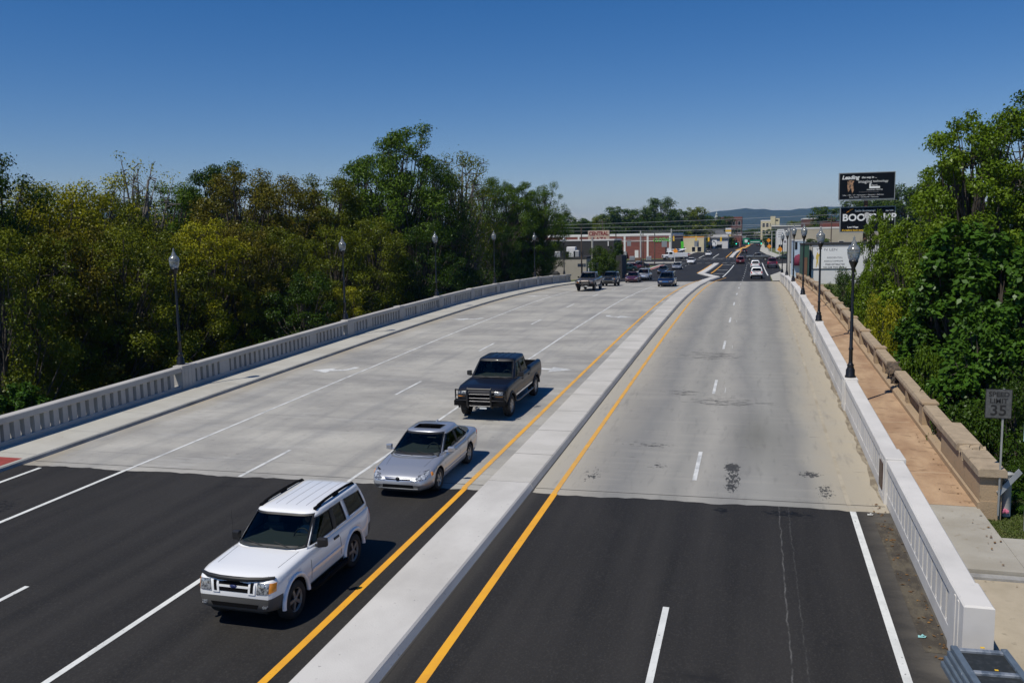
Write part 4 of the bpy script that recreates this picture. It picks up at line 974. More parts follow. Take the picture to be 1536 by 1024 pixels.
mb=MB(); mb.tube([(-.84,1.5,1.35),(-.87,1.47,2.2)],.004,4); mb.build('aerial',M['plastic'],truck)
place(truck,-10.02,33.9,PI,'dark navy crew cab pickup truck with black and chrome grille guard')
# other traffic -----------------------------------------------------
van=make_car(VAN,P['blue'])
place(van,-10.0,104.6,PI,'dark blue minivan coming onto the bridge beside the median')
def variant(src,x,s,rz,label,pm,group='distant traffic',name=None):
    c=copy_tree(src); old=[q for q in all_kids(src) if q.name.startswith('body')][0].data.materials[0]
    for q in all_kids(c):
        for sl in q.material_slots:
            if sl.material==old: sl.link='OBJECT'; sl.material=pm
    if name: c.name=name
    return place(c,x,s,rz,label,group)
variant(truck,-17.7,95.3,PI,'taupe pickup truck with chrome front, first in the left lane of far traffic',P['taupe'])
variant(suv,-17.1,106.4,PI,'dark teal suv with silver grille directly behind the taupe pickup',P['teal'])
variant(sedan,-16.5,122.6,PI,'maroon sedan following the dark teal suv off the junction',P['maroon'])
variant(van,-16.2,132.8,PI,'light silver minivan behind the maroon sedan',P['lsilver'])
variant(sedan,-16.0,159.6,PI,'black car half hidden behind the dark blue minivan roof',P['black'])
variant(sedan,-15.4,182,PI,'light silver sedan approaching alone between minivan and junction',P['lsilver'])
variant(sedan,-14.7,213.7,PI,'white sedan waiting at the junction crosswalk on the left side',P['white'])
variant(sedan,-13.8,278,PI,'white car beyond the junction in the left carriageway',P['white'])
variant(suv,.4,136.4,0,'white suv seen from behind leaving the bridge in the right lane',P['white'])
variant(suv,.25,181,0,'white suv with dark rear window just ahead of the other white suv',P['white'])
variant(van,-3.1,211,0,'dark red hatch crossing the junction in the middle lane',P['darkred'])
variant(truck,.9,231,PI/2,'grey pickup truck crossing the junction sideways',P['grey'])
variant(truck,3.6,186.5,0,'maroon pickup truck in the right turn lane',P['maroon'])
variant(suv,-3.2,303.4,0,'black suv driving away beyond the junction beside the short median',P['black'])
variant(sedan,1.9,458,0,'dark car far down the main street, right lane',P['black'])
variant(sedan,-1.4,484,0,'tan car far down the main street next to the hatched median',P['tan'])
variant(sedan,7.8,239,PI/2,'dark green car waiting in the side street on the right',P['green'])
g='cars parked in the plaza lot'
variant(sedan,-24.9,174,2.0,'dark green parked car nearest the shrub by the plaza',P['green'],g)
variant(sedan,-25.2,181.5,2.0,'dark red parked car between the green and the black parked cars',P['darkred'],g)
variant(sedan,-24.2,188,2.0,'black parked car at the end of the plaza row',P['black'],g)
g='cars in the roadside car lot'
for px,py,pm,l,src in ((1043,374.5,'bluewhite','pale blue car in the lot beside the grey sign back',sedan),(1035,375,'white','white car at the left end of the roadside car lot',sedan),(1056,372,'red','bright red car in the roadside car lot',sedan),(1051,374,'darkred','dark red van parked beside the bright red car',van),
     (1066,370,'lsilver','silver sedan right of the bright red car',sedan),(1074,368.5,'white','white van on the upper row of the lot',van),(1084,366,'grey','grey suv at the right end of the lot',suv),(1091,363.5,'black','black suv parked by the striped pole sign',suv),(1033,369.5,'lsilver','silver suv by the cream shop front',suv),(1047,368,'black','black van parked before the cream shop',van)):
    d=at(px,py,1)-Vector((0,0,CAM_H)); k=(-1.0-CAM_H)/d.z; p=Vector((0,0,CAM_H))+d*k
    s=min(p.y,520); q=at(px,py,s); variant(src,q.x,s,2.2,l,P[pm],g)
g='queue of tiny cars downtown'
for i,(x,s,pm,src) in enumerate(((-6.5,540,'white',suv),(-9.2,556,'lsilver',sedan),(-3.2,575,'red',sedan),(.4,566,'white',van),(3.0,590,'grey',suv),(-7,604,'black',suv),(-1,622,'lsilver',van))):
    variant(src,x,s,PI if x<-5 else 0,['white suv heading the downtown queue','silver sedan second in the downtown queue','red sedan downtown near the centre line','white van downtown in the right lane','grey suv downtown at the right kerb','black suv deep in the downtown queue','silver van last in the downtown queue'][i],P[pm],g)
# bucket truck
def bucket_truck(x,s):
    t=thing('bucket_truck','white utility bucket truck with folded boom crossing by the brick store','utility truck',(x,s,zr(s)),PI*.62)
    mb=MB(); mb.bbox(-1.05,1.05,1.2,2.6,.6,1.45,.15); mb.bbox(-1.0,1.0,-.3,1.3,.6,2.35,.18); mb.build('cab',P['white'],t)
    mb=MB(); mb.box(-.9,.9,1.27,1.32,1.5,2.15); mb.box(-1.01,1.01,.1,1.0,1.5,2.1); mb.build('cab_window',M['tint'],t)
    mb=MB(); mb.box(-.6,.6,2.59,2.63,.75,1.3); mb.build('grille',M['plastic'],t)
    mb=MB(); mb.box(-.6,.6,-4.4,1.4,.5,.75); mb.bbox(-1.15,-.6,-4.3,-.5,.75,1.9,.05); mb.bbox(.6,1.15,-4.3,-.5,.75,1.9,.05); mb.box(-.6,.6,-4.3,-.5,.75,1.1); mb.build('utility_body',P['white'],t)
    mb=MB(); mb.lathe([(.4,1.1),(.4,2.0),(.3,2.1),(0,2.1)],12,(0,-1.2,0)); mb.tube([(0,-1.2,2.2),(0,-4.2,2.9)],.16,8); mb.tube([(.25,-4.2,2.9),(.25,.4,2.75)],.13,8); mb.bbox(-.15,.75,.3,1.2,2.4,3.2,.05); mb.build('boom',P['white'],t)
    for y in (1.75,-3.2):
        for sx in (-1,1): make_wheel(t,sx*.95,y,.5,.3,sx)
bucket_truck(-22.4,247)

# ------------------------------------------------------------------ trees
def leaf_mesh(name, C, S, rng, up=.35, asp=.55, out=None):
    """one pointed leaf per centre"""
    n=len(C)
    nrm=rng.normal(size=(n,3))*.75; nrm[:,2]+=up*2
    if out is not None: nrm+=out*.9
    nrm/=np.linalg.norm(nrm,axis=1)[:,None]
    a=rng.normal(size=(n,3)); a[:,2]-=.4; a-=nrm*np.sum(a*nrm,axis=1)[:,None]; a/=np.linalg.norm(a,axis=1)[:,None]
    b=np.cross(nrm,a); S=S[:,None]
    V=np.empty((n,4,3)); V[:,0]=C-a*S*.5; V[:,1]=C+b*S*.5*asp-a*S*.06+nrm*S*.07; V[:,2]=C+a*S*.5; V[:,3]=C-b*S*.5*asp-a*S*.06+nrm*S*.07
    me=bpy.data.meshes.new(name); me.vertices.add(4*n); me.vertices.foreach_set('co',V.ravel().astype(np.float32))
    me.loops.add(4*n); me.loops.foreach_set('vertex_index',np.arange(4*n,dtype=np.int32))
    me.polygons.add(n); me.polygons.foreach_set('loop_start',np.arange(0,4*n,4,dtype=np.int32)); me.polygons.foreach_set('loop_total',np.full(n,4,dtype=np.int32))
    me.update(calc_edges=True); return me
def tree_meshes(seed,H,R,base,ncl,nleaf,ls,cr=.30,shape=1.0,asp=.55,bare=0,up=.35):
    """returns trunk mesh and crown mesh; base = height share where the crown begins"""
    rng=np.random.default_rng(seed); rd=random.Random(seed)
    cl=[]; 
    lob=[rd.uniform(0,6.28) for _ in range(3)]
    for i in range(ncl):
        t=(i+rd.random())/ncl; z=H*(base+(1-base)*t)*.97
        tt=t**shape; env=R*(math.sqrt(max(.0,1-((tt-.42)/.64)**2)) if tt>.42 else .62+.38*(tt/.42)**.7)
        a=i*2.399+rd.uniform(-.5,.5)
        env*=1+.22*math.sin(2*a+lob[0])+.16*math.sin(3*a+lob[1]+z*.4)
        q=env*(rd.random()**.45)*.86
        cl.append((q*math.cos(a),q*math.sin(a),z-rd.random()*.05*H,R*cr*rd.uniform(.6,1.25)*(1-.35*t)))
    mb=MB(); r0=(H*.017+.05)*(1.55 if bare else 1); tw=[(rd.uniform(-.02,.02)*H*k,rd.uniform(-.02,.02)*H*k) for k in range(6)]
    tp=[Vector((tw[k][0]*.5,tw[k][1]*.5,H*.86*k/5)) for k in range(6)]
    mb.tube(tp,[r0*1.35,r0,r0*.85,r0*.62,r0*.4,r0*.12],8)
    def trunk(z):
        k=min(4.99,max(0,z/(H*.86)*5)); i=int(k); return tp[i].lerp(tp[i+1],k-i)
    for x,y,z,r in cl:
        st=trunk(max(H*base*.55,z*.62-.02*H)); e=Vector((x,y,z)); m=st.lerp(e,.5)+Vector((rd.uniform(-.1,.1)*R,rd.uniform(-.1,.1)*R,-.03*H))
        mb.tube([st,st.lerp(m,.5)+Vector((0,0,-.01*H)),m,m.lerp(e,.55)+Vector((rd.uniform(-.06,.06)*R,0,.0)),e],[r0*.34,r0*.27,r0*.2,r0*.12,r0*.03],5,0,False)
        for _ in range(3 if not bare else 7):
            d=Vector((rd.gauss(0,1),rd.gauss(0,1),rd.gauss(.35,.7))).normalized()*r*rd.uniform(.7,1.5 if bare else 1.0); b0=m.lerp(e,rd.uniform(.3,1))
            mb.tube([b0,b0+d*.5+Vector((rd.uniform(-.1,.1),rd.uniform(-.1,.1),.05))*r,b0+d],[r0*.1,r0*.06,r0*.015],4,0,False)
    w=np.array([c[3]**2 for c in cl]); w/=w.sum(); idx=rng.choice(len(cl),size=nleaf,p=w); A=np.array(cl)[idx]
    d=rng.normal(size=(nleaf,3)); d/=np.linalg.norm(d,axis=1)[:,None]
    rad=A[:,3]*(rng.random(nleaf)**.42)*(1+.35*rng.normal(size=nleaf)**2*.3)
    C=A[:,:3]+d*rad[:,None]*np.array([1,1,.72])
    C[:,2]-=.05*rad
    S=ls*rng.uniform(.6,1.35,nleaf)
    return mb.mesh('trunk'), leaf_mesh('crown',C,S,rng,up,asp,d)
TV={}
def tv(key,*a,**k): TV[key]=(a,k)
_cache={}
def get_tree(key):
    if key not in _cache:
        a,k=TV[key]; _cache[key]=tree_meshes(*a,**k)
    return _cache[key]
#        seed H   R  base ncl leaves size
tv('a',11,20,6.0,.20,130,62000,.19,cr=.23)
tv('b',12,20,5.6,.16,115,56000,.185,cr=.25)
tv('c',13,20,6.2,.22,120,56000,.19,cr=.23)
tv('d',14,24,5.6,.20,125,60000,.23,cr=.255,shape=.92)
tv('bare',15,20,4.6,.35,46,3500,.20,cr=.34,bare=1)
tv('half',16,20,5.2,.25,60,16000,.20,cr=.30,bare=1)
tv('mid',30,14,4.2,.06,90,36000,.17,cr=.24)
tv('mid2',31,14,4.2,.05,80,34000,.19,cr=.26)
tv('shrub',17,7,3.6,.05,60,24000,.16,cr=.28,shape=.7)
tv('shrub2',18,6,3.4,.05,54,20000,.18,cr=.28,shape=.7)
tv('far',19,18,7.5,.10,80,16000,.48,cr=.28)
tv('far2',20,18,7.0,.08,70,15000,.50,cr=.30)
tv('main',21,22,5.6,.16,210,100000,.20,cr=.19)
tv('big',22,14.0,3.5,.06,120,30000,.31,cr=.24,asp=.62,shape=.8,up=.7)
tv('small',23,11,3.2,.12,90,30000,.17,cr=.24)
def tree(key,x,s,ztop,leaf,label,cat='tree',group=None,rz=None,zb=None,wid=None,name='tree',bark='bark'):
    tm,cm=get_tree(key); H=TV[key][0][1]; R=TV[key][0][2]
    if zb is None: zb=terr(x,s)-.2
    k=(ztop-zb)/H; t=thing(name,label,cat,(x,s,zb),random.uniform(0,6.28) if rz is None else rz,group)
    kw=k if wid is None else wid/R
    t.scale=(kw,kw,k)
    for me,nm,m in ((tm,'trunk',M[bark]),(cm,'crown',L[leaf])):
        if not me.materials: me.materials.append(m)
        o=bpy.data.objects.new(nm,me); COL.objects.link(o); o.parent=t; o.material_slots[0].link='OBJECT'; o.material_slots[0].material=m
    return t
# left wood: photo column, tree top row, distance
G1='trees of the gorge wood on the left'
for key,px,py,s,leaf,wid,lab in (
  ('a',-52,205,40,'dark',5.0,'dark tree cut by the left picture edge, its top against the sky'),
  ('b',52,258,48,'yellow',5.6,'yellow green tree near the left edge, first tall one beside the dark edge tree'),
  ('c',118,258,52,'yellow',5.4,'olive tree between the yellow tree and the bare topped tree'),
  ('a',165,282,62,'olive',6.2,'dull olive tree standing just under the bare branches'),
  ('bare',205,214,66,'yellow',4.2,'nearly leafless tree with bare grey branches above the wood'),
  ('b',262,262,74,'green',6.0,'mid green tree to the right of the bare topped tree'),
  ('d',322,236,84,'dark',5.8,'dark green pointed crown rising behind the rusty tree'),
  ('a',352,244,70,'rust',6.6,'broad rusty brown tree above the nearest left lamps'),
  ('c',425,250,76,'rust',6.0,'rusty olive tree right of the broad rusty one'),
  ('b',492,252,80,'olive',6.0,'olive tree left of the tall sycamore'),
  ('d',548,222,88,'green',5.2,'green tree leaning on the left side of the tall sycamore'),
  ('d',604,178,86,'green',5.6,'tallest sycamore of the left wood, its top highest against the sky'),
  ('a',655,232,94,'dark',5.2,'dark green tree directly right of the tallest sycamore'),
  ('half',694,218,100,'olive',5.2,'thin crowned tree with grey branches showing right of the sycamore'),
  ('b',738,258,112,'green',4.6,'green tree beside the thin crowned tree, above the fourth left lamp'),
  ('d',775,268,118,'green',4.6,'bushy green tree at the right end of the left wood'),
  ('c',812,272,121,'green',4.2,'last feathery green tree of the left wood, next to the beige building'),
  ):
    p=at(px,py,s); tree(key,p.x,s,p.z,leaf,lab,group=G1,wid=wid,bark='barkgrey' if key in('bare','half') else 'bark')
G2='lower trees along the left railing'
for i,(key,px,py,s,leaf,wid) in enumerate((('mid',-15,330,34,'olive',3.6),('b',45,335,39,'olive',4.2),('mid2',110,330,42,'rust',4.2),('a',175,330,45,'olive',4.6),('c',232,335,50,'olive',4.4),('b',300,318,54,'yellow',4.4),('a',360,335,58,'rust',4.6),('c',415,330,62,'olive',4.6),('mid',455,400,56,'dark',3.6),('b',505,330,70,'olive',4.8),('a',560,320,77,'olive',4.8),('mid2',520,425,66,'yellow',2.2),('c',620,330,82,'dark',4.8),('half',675,330,90,'dark',4.4),('mid',700,395,98,'dark',3.4),('b',752,330,108,'dark',3.8))):
    p=at(px,py,s)
    labs=['olive bush cut by the left picture edge, low','low olive tree behind the nearest slotted railing bay','rust tinted bush behind the first railing bays','olive tree left of the nearest lamp post','olive tree directly behind the nearest left lamp','yellowish tree right of the nearest left lamp','rust tinted low tree between first and second lamps','low olive tree midway between first and second lamps','dark evergreen bush left of the second lamp','olive tree directly behind the second left lamp','olive tree beneath the tall sycamore','yellow leaved shrub at the foot of the second lamp','dark low tree left of the third lamp','dark thin tree around the third left lamp','dark shrub between third and fourth lamps','dark low tree behind the fourth left lamp']
    tree(key,p.x,s,p.z,leaf,labs[i],group=G2,wid=wid)
# second rank closes the gaps to the horizon
G3='background trees of the left wood'
for i,(px,py,s) in enumerate(((-40,320,80),(30,310,85),(95,318,88),(150,322,92),(215,312,98),(275,310,104),(335,315,108),(395,312,112),(455,318,118),(515,315,122),(570,318,128),(625,320,134))):
    p=at(px,py,s); tree('ab'[i%2] if i%3 else 'c',p.x,s,p.z,('dark','olive','green')[i%3],'background tree %s, behind the front trees of the left wood'%['at the left edge','behind the yellow green tree','behind the olive tree','below the bare branches','right of the bare tree','behind the first lamp','below the dark crown','behind the rusty tree','left of the second lamp','behind the second lamp','below the sycamore','right of the sycamore'][i],group=G3,wid=7.0)
# leafy bush in the lower left corner by the railing
_p=at(30,566,28.6); tree('big',_p.x,28.6,_p.z,'big','leafy bright bush behind the railing in the lower left corner','bush',zb=-5.5,wid=1.5,name='bush')
# right side
def rtree(key,px,py,s_,leaf,label,cat='tree',wid=None,zb=None,rz=None,name='tree'):
    p=at(px,py,s_); return tree(key,p.x,s_,p.z,leaf,label,cat,wid=wid,zb=zb,rz=rz,name=name)
rtree('main',1482,140,56,'bright','tall bright green tree filling the upper right corner',wid=5.0)
rtree('main',1600,108,60,'green','second tall tree at the right picture edge, mostly outside',wid=5.6)
rtree('main',1420,235,68,'bright','bright green tree low behind the tall corner tree',wid=4.2)
rtree('big',1450,318,41,'big','large leaved tree at right over the speed limit sign',wid=3.3,zb=-6.5,rz=.8)
rtree('big',1530,330,37,'big','second large leaved tree at the right picture edge',wid=3.0,zb=-6.5,rz=2.8)
rtree('big',1400,395,44,'big','lower large leaved bough nearest the broken balustrade','bush',wid=2.0,zb=-6.5,rz=4.1,name='bush')
rtree('big',1495,440,33,'big','large leaved bush behind the balustrade left of the speed sign','bush',wid=2.2,zb=-6,rz=5.2,name='bush')
rtree('small',1320,306,66,'bright','light green tree in front of the lower billboard',wid=1.7,zb=-6)
rtree('small',1312,385,62,'bright','small light green tree leaning over the wall sign',wid=1.3,zb=-6,rz=1)
rtree('small',1362,318,60,'bright','light green tree between billboard and large leaved tree',wid=2.7,zb=-6,rz=2)
rtree('small',1410,318,55,'bright','light green tree directly left of the large leaved tree',wid=2.7,zb=-6,rz=3)
rtree('shrub',1325,445,52,'yellow','yellow green shrub behind the old balustrade','shrub',wid=1.9,zb=-6,name='shrub')
rtree('shrub2',1362,490,45,'yellow','second yellow green shrub, nearer, by the broken balustrade','shrub',wid=1.5,zb=-6,name='shrub')
rtree('shrub2',1385,520,39,'green','green shrub at the foot of the large leaved tree','shrub',wid=1.6,zb=-6,name='shrub')
rtree('shrub',1266,404,86,'dark','dark green shrub under the white wall sign','shrub',wid=2.4,zb=-6,name='shrub')
rtree('shrub2',1300,410,78,'dark','dark shrub along the middle of the old balustrade','shrub',wid=2.6,zb=-6,name='shrub')
rtree('shrub',1345,400,84,'dark','dark bush deep behind the light green trees','shrub',wid=4,zb=-6,name='shrub')
rtree('shrub2',1455,600,30,'dark','dark undergrowth shrub behind the solid balustrade end','shrub',wid=1.6,zb=-5,name='shrub')
rtree('shrub',1525,560,29,'dark','dark undergrowth shrub behind the speed limit sign','shrub',wid=2.0,zb=-4.5,name='shrub')
rtree('shrub',1500,480,36,'dark','deep green shrub under the large leaved trees','shrub',wid=2.6,zb=-6.5,name='shrub')
rtree('shrub2',1545,690,26.6,'dark','low dark shrub right of the leaning rail','shrub',wid=1.1,zb=-1.6,name='shrub')
rtree('small',1450,300,74,'green','green tree filling the gap behind the bright tall tree',wid=5,zb=-6)
rtree('shrub2',1522,735,24.6,'big','small leafy plant at the foot of the leaning rail','shrub',wid=.5,zb=-1.1,name='shrub')
# far trees
G4='distant trees behind the town'
for i,(key,px,py,s,leaf,wid,lab) in enumerate((
 ('far',842,318,330,'fargreen',9,'round dark tree above the beige building roof'),('far2',872,326,300,'fargreen',8,'low tree left of the plaza sign'),('far',902,322,345,'farlight',8,'yellowish tree above the plaza sign'),
 ('far2',925,308,330,'fargreen',9,'tall dark tree right of the plaza sign'),('far',958,312,340,'fargreen',9,'broad dark tree above the brick store roof'),('far',990,295,360,'fargreen',10,'tallest far tree, above the right end of the brick store'),
 ('far2',1018,312,385,'fargreen',8,'dark far tree between tallest tree and light green tree'),('far2',1042,309,392,'farlight',9.5,'light green round tree above the cream shop'),('far',1060,322,450,'fargreen',8,'small dark tree right of the light green one'),
 ('far2',1084,323,430,'fargreen',9,'dark tree in front of the brick courthouse'),('far',1122,345,620,'fargreen',12,'far tree at the end of the main street'),('far',1134,342,640,'fargreen',11,'far tree beside the cream tower'),('far2',1160,341,400,'fargreen',5,'small tree at the foot of the cream tower'),
 ('far',1200,331,520,'farlight',13,'yellow green tree on the ridge right of the cream tower'),('far2',1237,308,320,'fargreen',8,'dark tree left of the billboard'),('far',1290,296,300,'fargreen',10,'dark tree between the two billboard panels'),('far2',1330,290,290,'fargreen',10,'dark tree behind the billboard, right part'),('far',1362,276,270,'fargreen',10,'tall dark tree right of the upper billboard panel'),('far2',1400,300,260,'fargreen',10,'dark tree between billboard and bright tall tree'),('far',1450,300,250,'fargreen',10,'far dark tree hidden behind the bright tall tree'),
 ('far',800,330,280,'fargreen',9,'far tree behind the end of the left wood'),('far2',760,335,270,'fargreen',9,'far tree seen through the thin crowned tree'),('far',720,335,260,'fargreen',9,'far tree seen between the dark trunks'))):
    p=at(px,py,s); tree(key,p.x,s,p.z,leaf,lab,group=G4,wid=wid,zb=-2)
for i,(px,py,s) in enumerate(((835,330,400),(856,332,395),(880,331,405),(905,330,400),(928,326,405),(950,324,400),(972,322,410),(995,322,405),(1015,326,430),(1035,328,435),(1052,332,470),(1072,334,480))):
    p=at(px,py,s); tree('far' if i%2 else 'far2',p.x,s,p.z,('fargreen','dark','fargreen','farlight')[i%4],'low filler tree %s in the rear tree line'%['over the left warehouse end','left over the warehouse roof','right over the warehouse roof','behind the plaza sign','right of the plaza sign','over the left of the brick store','over the brick store middle','over the brick store right half','behind the black shed','behind the cream shop','behind the white restaurant','left of the courthouse'][i],group='rear tree line beyond the plaza',wid=10,zb=-2)
for i,(px,s,h,leaf,lab) in enumerate(((900,122,5.2,'fargreen','green shrub in front of the dark plaza building'),(915,128,4.4,'fargreen','second shrub right of the grey sign pole'),(927,150,6.0,'dark','dark climbing shrub at the corner of the brick store'),(1215,205,3.2,'dark','dark bush on the beige block terrace'),(1232,205,3.0,'green','bush at the right of the beige block terrace'))):
    p=at(px,400,s); tree('shrub' if i%2 else 'shrub2',p.x,s,(zr(s)+h) if i<3 else at(px,358,s).z,leaf,lab,'shrub',wid=(2.2,1.8,2.0,3,3)[i],zb=(-1.5 if i<3 else at(px,372,s).z-1),name='shrub')

# ------------------------------------------------------------------ buildings
def wallmat(name,col,dark=.8): return mat(name,col,.85,var=((.25,.25,.5),tuple(c*dark for c in col),.4,.65))
M['brickred']=mat('brick_red',(.22,.075,.055),.9,var=((.6,.6,2.5),(.165,.055,.042),.4,.65))
M['brickdark']=mat('brick_dark',(.13,.06,.05),.9,var=((.6,.6,2.5),(.10,.045,.04),.4,.65))
M['beigewall']=wallmat('block_beige',(.36,.33,.28),.88); M['darkwall']=wallmat('dark_fascia',(.035,.034,.033)); M['cream']=wallmat('cream_render',(.62,.55,.36),.9)
M['whitewall']=wallmat('white_render',(.66,.66,.66),.88); M['greyroof']=wallmat('grey_roofing',(.09,.095,.105)); M['redroof']=wallmat('maroon_roofing',(.10,.035,.03)); M['bluewall']=wallmat('pale_blue_wall',(.42,.52,.62),.9)
M['greenwall']=wallmat('green_wall',(.03,.085,.06)); M['brownwall']=wallmat('brown_wall',(.16,.085,.05)); M['stone']=wallmat('tan_stone',(.45,.40,.31),.88); M['trim']=mat('white_trim',(.72,.71,.68),.6); M['win']=mat('dark_pane',(.012,.014,.016),.1); M['winb']=mat('dark_opening',(.02,.02,.02),.8)
M['tar']=wallmat('tar_roof',(.022,.02,.02)); M['signwhite']=mat('sign_white',(.74,.75,.75),.5); M['signcream']=mat('sign_cream',(.50,.385,.29),.7); M['signred']=mat('sign_red_letter',(.20,.02,.02),.6); M['signblack']=mat('sign_black',(.004,.005,.006),.6,spec=.1); M['ink']=mat('ink_black',(.015,.015,.015),.6); M['inkgrey']=mat('ink_grey',(.22,.21,.22),.6); M['gold']=mat('ink_gold',(.58,.44,.10),.6); M['greensign']=mat('green_sign',(.01,.20,.11),.5); M['lime']=mat('lime_letter',(.08,.55,.03),.5); M['orange']=mat('orange_board',(.75,.27,.01),.6); M['signyellow']=mat('sign_yellow',(.78,.48,.03),.6); M['dullalu']=mat('sign_back',(.26,.28,.29),.6,.3); M['maroonwall']=wallmat('maroon_awning',(.17,.02,.05))
def building(name,label,x0,x1,y0,dep,z1,wall,cat='building',z0=None,roof=None,cap=None,wins=(),capm='trim'):
    """flat roofed block facing the camera with parapet cap and real recess windows"""
    zb=zr(y0)-.6 if z0 is None else z0
    t=thing(name,label,cat,((x0+x1)/2,y0,zb)); w=(x1-x0)/2; h=z1-zb
    mb=MB(); mb.box(-w,w,0,dep,0,h-.0); mb.build('wall',M[wall],t)
    mb=MB(); mb.box(-w+.25,w-.25,.25,dep-.25,h+.003,h+.05); mb.build('roof',M[roof or 'tar'],t)
    if cap:
        mb=MB(); mb.box(-w-.06,w+.06,-.06,.24,h-cap*.6,h+cap*.4); mb.box(-w-.06,-w+.2,.243,dep,h-cap*.6,h+cap*.4); mb.box(w-.2,w+.06,.243,dep,h-cap*.6,h+cap*.4); mb.build('parapet_cap',M[capm],t)
    for (a,b,c,d,*r) in wins:
        mb=MB(); mb.box(a-.07,b+.07,-.07,.05,c-.07,c); mb.box(a-.07,b+.07,-.05,.05,d,d+.07); mb.box(a-.07,a,-.05,.05,c,d); mb.box(b,b+.07,-.05,.05,c,d)
        fr=mb.build('window' if not r or r[0]!='door' else 'door',M['trim' if not r else 'trim'],t)
        mb=MB(); mb.box(a,b,-.03,.02,c,d); mb.build('pane',M['win' if not r or r[0]=='door' else r[0]],fr)
    return t
def R3(px0,py0,px1,py1,s):
    a=at(px0,py0,s); b=at(px1,py1,s); return a.x,b.x,b.z,a.z     # x0,x1,zlow,zhigh
def addbox(t,name,m,x0,x1,y0,y1,z0,z1,bev=0):
    o=t.location; mb=MB(); mb.bbox(x0-o.x,x1-o.x,y0-o.y,y1-o.y,z0-o.z,z1-o.z,bev) if bev else mb.box(x0-o.x,x1-o.x,y0-o.y,y1-o.y,z0-o.z,z1-o.z)
    return mb.build(name,M[m] if isinstance(m,str) else m,t)
# beige warehouse beyond the left railing
s=142; a=at(620,388,s); b=at(879.5,386.3,s)
bw=building('warehouse','long beige block warehouse with rooftop ducts behind the left railing',a.x-8,b.x,s,14,b.z,'beigewall',z0=-4,cap=.35,capm='darkwall')
q=at(828,405,s); addbox(bw,'loading_hood','darkwall',q.x-1.4,q.x+1.3,s-1.6,s-.01,-3.5,at(828,406.5,s).z,.3)
for px,nm,w_,h_,m_ in ((805,'duct',1.3,1.2,'darkwall'),(820,'vent_cap',.9,1.0,'chrome'),(838,'exhaust_fan',1.0,.95,'steelgrey'),(850,'duct',1.2,1.0,'darkwall'),(858,'air_handler',1.5,1.7,'whitewall'),(866,'air_handler',.9,1.1,'steelgrey'),(874,'vent_cap',.4,1.2,'darkwall')):
    q=at(px,386,s+5); r=addbox(bw,nm,m_,q.x-w_/2,q.x+w_/2,s+4,s+4+w_,b.z+.05,b.z+.05+h_,.12)
# dark fronted building with white roof line
s=158; a=at(800,361,s); b=at(921,359.3,s)
db=building('plaza_building','dark fronted flat building with white roof line behind the beige warehouse',a.x-20,b.x,s,9,b.z,'darkwall',cap=.28)
addbox(db,'downpipe','trim',at(912.5,370,s).x-.08,at(912.5,370,s).x+.08,s-.15,s-.01,at(912,369,s).z,b.z-.3)
# brick store
s=262; a=at(813,352.6,s); b=at(1007,352.6,s)
x0,x1=a.x-25,b.x; w=(x1-x0)/2; zb=zr(s)-.6
bs=building('brick_store','long red brick store with white roof band and green lettering',x0,x1,s,45,(a.z+b.z)/2,'brickred',cap=.7)
zt=(a.z+b.z)/2
for px in (868,895,937,971.5,1005): q=at(px,360,s); addbox(bs,'pilaster','trim',q.x-.28,q.x+.28,s-.12,s-.005,zb+.6,zt-.45)
addbox(bs,'band','trim',at(813,361,s).x,x1,s-.10,s-.004,at(950,362.2,s).z,at(950,361.3,s).z)
q=at(955,381,s); addbox(bs,'door','trim',q.x-.55,q.x+.55,s-.1,s-.006,zb+.6,at(955,375.3,s).z)
q=at(938,380,s); addbox(bs,'meter_box','steelgrey',q.x-.45,q.x+.45,s-.8,s-.01,zb+.6,at(938,377,s).z)
q=at(1003,374,s); addbox(bs,'entrance','winb',q.x-1.0,q.x+.6,s-.05,s-.008,zb+.6,at(1003,371,s).z)
def text(name,body,size,m,loc,rx=PI/2,rz=0,parent=None,sx=1.,align='CENTER',ext=.01,shear=0,weight=0.):
    cu=bpy.data.curves.new(name,'FONT'); cu.body=body; cu.size=size; cu.align_x=align; cu.align_y='CENTER'; cu.extrude=ext; cu.shear=shear; cu.offset=weight; cu.resolution_u=3
    o=bpy.data.objects.new(name,cu); COL.objects.link(o); me=evalmesh(o); bpy.data.objects.remove(o)
    me.materials.clear(); me.materials.append(M[m]); o=link(name,me,None,parent,loc); o.rotation_euler=(rx,0,rz); o.scale=(sx,1,1); return o
q=at(993,360,s); o=bs.location; text('lettering','CLOTHO',1.5,'lime',(q.x-o.x,-.16,q.z-o.z),parent=bs,sx=.85,shear=.2,weight=.03)
# CENTRAL PLAZA sign
s=162; A=at(881.9,346,s); B=at(914,346,s); C_=at(898,366,s)
sg=thing('plaza_sign','cream roof sign with red letters CENTRAL PLAZA','sign',((A.x+B.x)/2,s,zr(s)))
h=(B.x-A.x)/2; zt=A.z-zr(s)
mb=MB(); mb.box(-h,h,0,.35,zt-2.45,zt); mb.build('board',M['signcream'],sg)
text('lettering','CENTRAL',1.0,'signred',(0,-.02,zt-.62),parent=sg,sx=.86,weight=.035); text('lettering','PLAZA',1.0,'signred',(0,-.02,zt-1.66),parent=sg,sx=1.05,weight=.035)
mb=MB(); mb.tube([(-.9,.2,0),(-.9,.2,zt-2.2)],.12,8); mb.tube([(.9,.2,0),(.9,.2,zt-2.2)],.12,8); mb.build('post',M['steelgrey'],sg)
